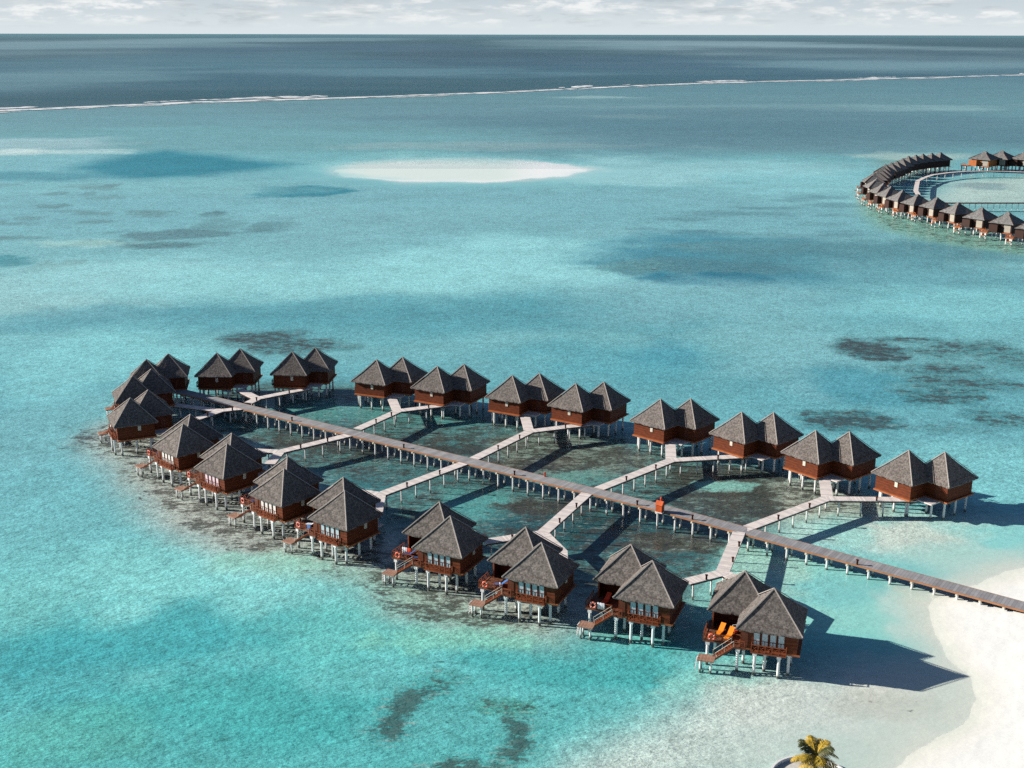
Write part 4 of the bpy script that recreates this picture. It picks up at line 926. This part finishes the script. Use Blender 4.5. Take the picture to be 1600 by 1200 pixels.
FAR = [ # x, y, angle of the window wall, label
 (193.4,464.5,-138,'distant grey-roofed villa nearest the viewer in the ring, broad dark right roof slope'),
 (188.0,476.8,-145,'distant villa second from the front of the ring, pale panel at its lit corner'),
 (184.1,491.6,-162,'distant villa third from the front of the ring, just under the dark jetty'),
 (181.0,507.4,-162,'distant villa fourth from the front of the ring, left of the dark jetty end'),
 (176.4,517.7,-164,'distant villa fifth from the front of the ring, orange deck below its left corner'),
 (174.0,530.7,-166,'distant villa sixth from the front of the ring, behind the fifth roof'),
 (173.2,544.4,-168,'distant villa seventh from the front of the ring, below the bend of the arc'),
 (173.4,556.3,-172,'distant villa eighth from the front of the ring, close to the left bend'),
 (176.1,575.6,-180,'distant villa at the left bend of the ring, lower one of the two outermost'),
 (181.3,597.3,172,'distant villa at the left bend of the ring, upper one of the two outermost'),
 (191.0,619.0,160,'distant villa just above the left bend, dark slope facing the lagoon'),
 (200.0,640.6,150,'distant villa on the upper left arc with a dark slope and pale ridge'),
 (211.5,658.8,142,'distant villa on the upper arc, below the long joined roof line'),
 (226.5,686.0,132,'distant villa on the upper arc, left end of the joined roof line'),
 (238.8,698.7,124,'distant villa on the upper arc, middle of the joined roof line'),
 (252.0,707.7,115,'distant villa on the upper arc, right end of the joined roof line by the channel'),
 (278.0,709.2,-136,'distant orange-walled villa at the left end of the rear right block'),
 (289.5,713.3,-136,'distant villa with the tallest roof in the rear right block'),
 (301.0,708.6,-136,'distant villa of the rear right block touching the picture edge'),
 (186.3,608.2,165,'distant villa of the left bend, tucked between the bend and the upper arc'),
 (195.5,629.8,157,'distant villa low on the upper arc, second above the left bend'),
 (205.8,649.7,146,'distant villa on the upper arc with a narrow visible roof strip'),
 (219.0,672.4,137,'distant villa on the upper arc, just below the start of the joined roofs'),
 (232.7,692.4,128,'distant villa in the joined roof line, second from its left end'),
 (245.4,703.2,119,'distant villa in the joined roof line, second from its right end'),
 (197.5,450.0,-138,'distant villa cut by the right picture edge in front of the ring'),
]
fp = make_far()
for i, (x, y, a, lab) in enumerate(FAR):
    o = fp if i == 0 else copy_tree(fp); o.location = (x, y, 0); o.rotation_euler = (0,0,math.radians(a-90)); tag(o, lab, 'villa', 'grey-roofed villas of the distant ring')
    if x > 270:
        o.scale = (1.32, 1.32, 1.06)
        if x < 280:                                  # the first of the block is clad in orange boards
            for ch in o.children:
                if ch.name.startswith(('wall', 'annex')): ch.material_slots[0].link = 'OBJECT'; ch.material_slots[0].material = M['fartrim']
branch_pile = None
walkway([[(195.7,573.8,3.0),(199.7,589.6,3.0),(207.5,612,3.0),(213.8,629.8,3.0),(222.8,645.9,3.0),(231.2,658.2,3.0),(243.4,669.0,3.0),(255,675.9,3.0),(268,677.4,3.0),(279,675.6,3.0),(292,670.9,3.0),(312,660,3.0)]], 'long curved pale walkway along the inside of the distant ring', 2.2, 5.5, 'curved_walkway', group='walkways of the distant ring')
branch_pile = None
walkway([[(196.0,543.4,3.2),(262,544.6,3.2)]], 'straight dark jetty with evenly spaced piles crossing the distant lagoon', 2.2, 2.7, 'straight_jetty', 'underside', group='walkways of the distant ring')

# ------------------------------------------------------------------ breakers on the reef edge
def surf_mb(off, wid, seed, hgt, keep):
    mb = MB(); pts = []
    for i in range(0, len(REEF)-1):
        a, b = REEF[i], REEF[i+1]; n = int(math.hypot(b[0]-a[0], b[1]-a[1])/7)
        pts += [(a[0]+(b[0]-a[0])*k/n, a[1]+(b[1]-a[1])*k/n) for k in range(n)]
    x = np.array([p[0] for p in pts]); y = np.array([p[1] for p in pts]); s = np.arange(len(pts))*7.
    wv = 18*fbm(s/220, s*0, seed)+5*fbm(s/50, s*0, seed+1); amt = fbm(s/120, s*0+3, seed+2)+.35*fbm(s/22, s*0+5, seed+3)
    run = []
    for i in range(len(pts)):
        t = max(0., min(1., (amt[i]+keep)*6)); d = off+wv[i]; w_ = wid*t*(.6+.8*abs(fbm(np.array([s[i]/18]), np.array([2.]), seed+5)[0]+.5)); run.append((x[i], y[i]+d, w_, hgt*t))
    vs = []; fs = []
    for x_, y_, w_, h_ in run: vs += [(x_,y_-w_*.8,.03),(x_,y_-w_*.15,.04+h_),(x_,y_+w_*.5,.03)]
    for i in range(len(run)-1):
        if run[i][2] > .4 and run[i+1][2] > .4:
            for k in (0,1): fs.append((3*i+k, 3*i+3+k, 3*i+4+k, 3*i+1+k))
    return mb.add(vs, fs)
m, nt, out = new_mat('sea_foam'); b = N(nt, 'BsdfPrincipled'); b.inputs['Roughness'].default_value = .9; b.inputs['Base Color'].default_value = (.80,.82,.82,1)
tr = N(nt, 'BsdfTransparent'); ms = N(nt, 'MixShader'); v = coord(nt)
nt.links.new(ramp(nt, noise(nt, v, .06, 5, .65, (.5, 1.2, 1)), .36, .56), ms.inputs[0]); nt.links.new(tr.outputs[0], ms.inputs[1]); nt.links.new(b.outputs[0], ms.inputs[2]); nt.links.new(ms.outputs[0], out.inputs[0])
tag(surf_mb(8, 30, 301, .7, .40).build('surf', m, None, True), kind='stuff')
tag(surf_mb(55, 26, 341, 1.8, -.06).build('surf', m, None, True), kind='stuff')
tag(surf_mb(-35, 12, 371, .3, .02).build('surf', m, None, True), kind='stuff')

# ------------------------------------------------------------------ palm in its round white kerb
t = empty('palm_tree', (32.4,109.4,.1)); tag(t, 'small palm tree with yellow-green fronds inside the white ring on the sand', 'palm')
tk = [(0.35,-.6,-.3),(0.22,-.35,1.2),(.05,-.05,2.6),(0,0,3.9)]
MB().tube(tk, [.24,.19,.16,.15], 10).build('trunk', M['trunk'], t, True)
def frond(L, lift, droop, wid, rnd, n=26):
    mb = MB(); pts = []
    for i in range(n+1):
        u = i/n; pts.append(Vector((L*u*(1-.12*u*droop), .10*math.sin(u*3)*L*.3, L*(lift*u-droop*u*u))))
    mb.tube(pts[::2], [.045*(1-.85*i/(len(pts[::2])-1)) for i in range(len(pts[::2]))], 5, False)
    for i in range(2, n+1):
        p = pts[i]; u = i/n; d = (pts[i]-pts[i-1]).normalized(); side = Vector((-d.y, d.x, 0)).normalized(); up = side.cross(d)
        ll = wid*(.35+1.0*math.sin(math.pi*min(1, .12+.86*u))) 
        for s in (-1, 1):
            for sub in (0, .5):
                q = p - d*sub*L/n; tip = q + d*ll*(.55+rnd.uniform(-.15,.15)) + side*s*ll*(.80+rnd.uniform(-.1,.1)) - Vector((0,0,ll*rnd.uniform(.15,.55)))
                mid = q.lerp(tip, .5)+Vector((0,0,ll*.08)); w_ = d*.035
                mb.add([q-w_, q+w_, mid+w_*1.1, tip, mid-w_*1.1], [(0,1,2,4),(4,2,3)])
    return mb
rr = random.Random(5); fr = []
FS = 1.02
SP = [(175,2.6,.35,.55),(66,2.7,.75,.55),(128,2.2,.9,.5),(22,2.9,.35,.6),(-22,2.8,.15,.65),(-60,2.6,.1,.6),(-115,2.6,.2,.65),(205,2.4,.1,.7),(-85,2.2,.6,.5),(95,2.2,1.1,.6),(150,1.8,1.0,.5),(40,2.0,1.0,.5),(-150,2.2,.7,.6),(0,1.8,1.1,.6)]
for i, (a, L, lf, dr) in enumerate(SP):
    o = frond(L*FS, lf, dr, .72, rr).build('frond', M['leafdark' if i in (2, 10, 13) else 'leaf'], t); o.location = (0,0,3.85); o.rotation_euler = (0,0,math.radians(a))
k = MB(); cx_, cy_ = 32.5, 110.8; nn = 48
for r0, r1, z1 in ((4.02,4.25,.42),):
    for i in range(nn):
        a, b = 2*math.pi*i/nn, 2*math.pi*(i+1)/nn
        k.prism([(r0*math.cos(a),r0*math.sin(a)),(r1*math.cos(a),r1*math.sin(a)),(r1*math.cos(b),r1*math.sin(b)),(r0*math.cos(b),r0*math.sin(b))], -.6, z1)
o = empty('round_kerb', (cx_,cy_,0)); tag(o, 'low round white kerb ring encircling the palm at the bottom of the picture', 'kerb')
k.build('ring_wall', M['white'], o)
sd_ = MB(); sd_.prism([(4.03*math.cos(2*math.pi*i/nn), 4.03*math.sin(2*math.pi*i/nn)) for i in range(nn)], -.5, .05); sd_.build('sand_fill', M['sand'], o)
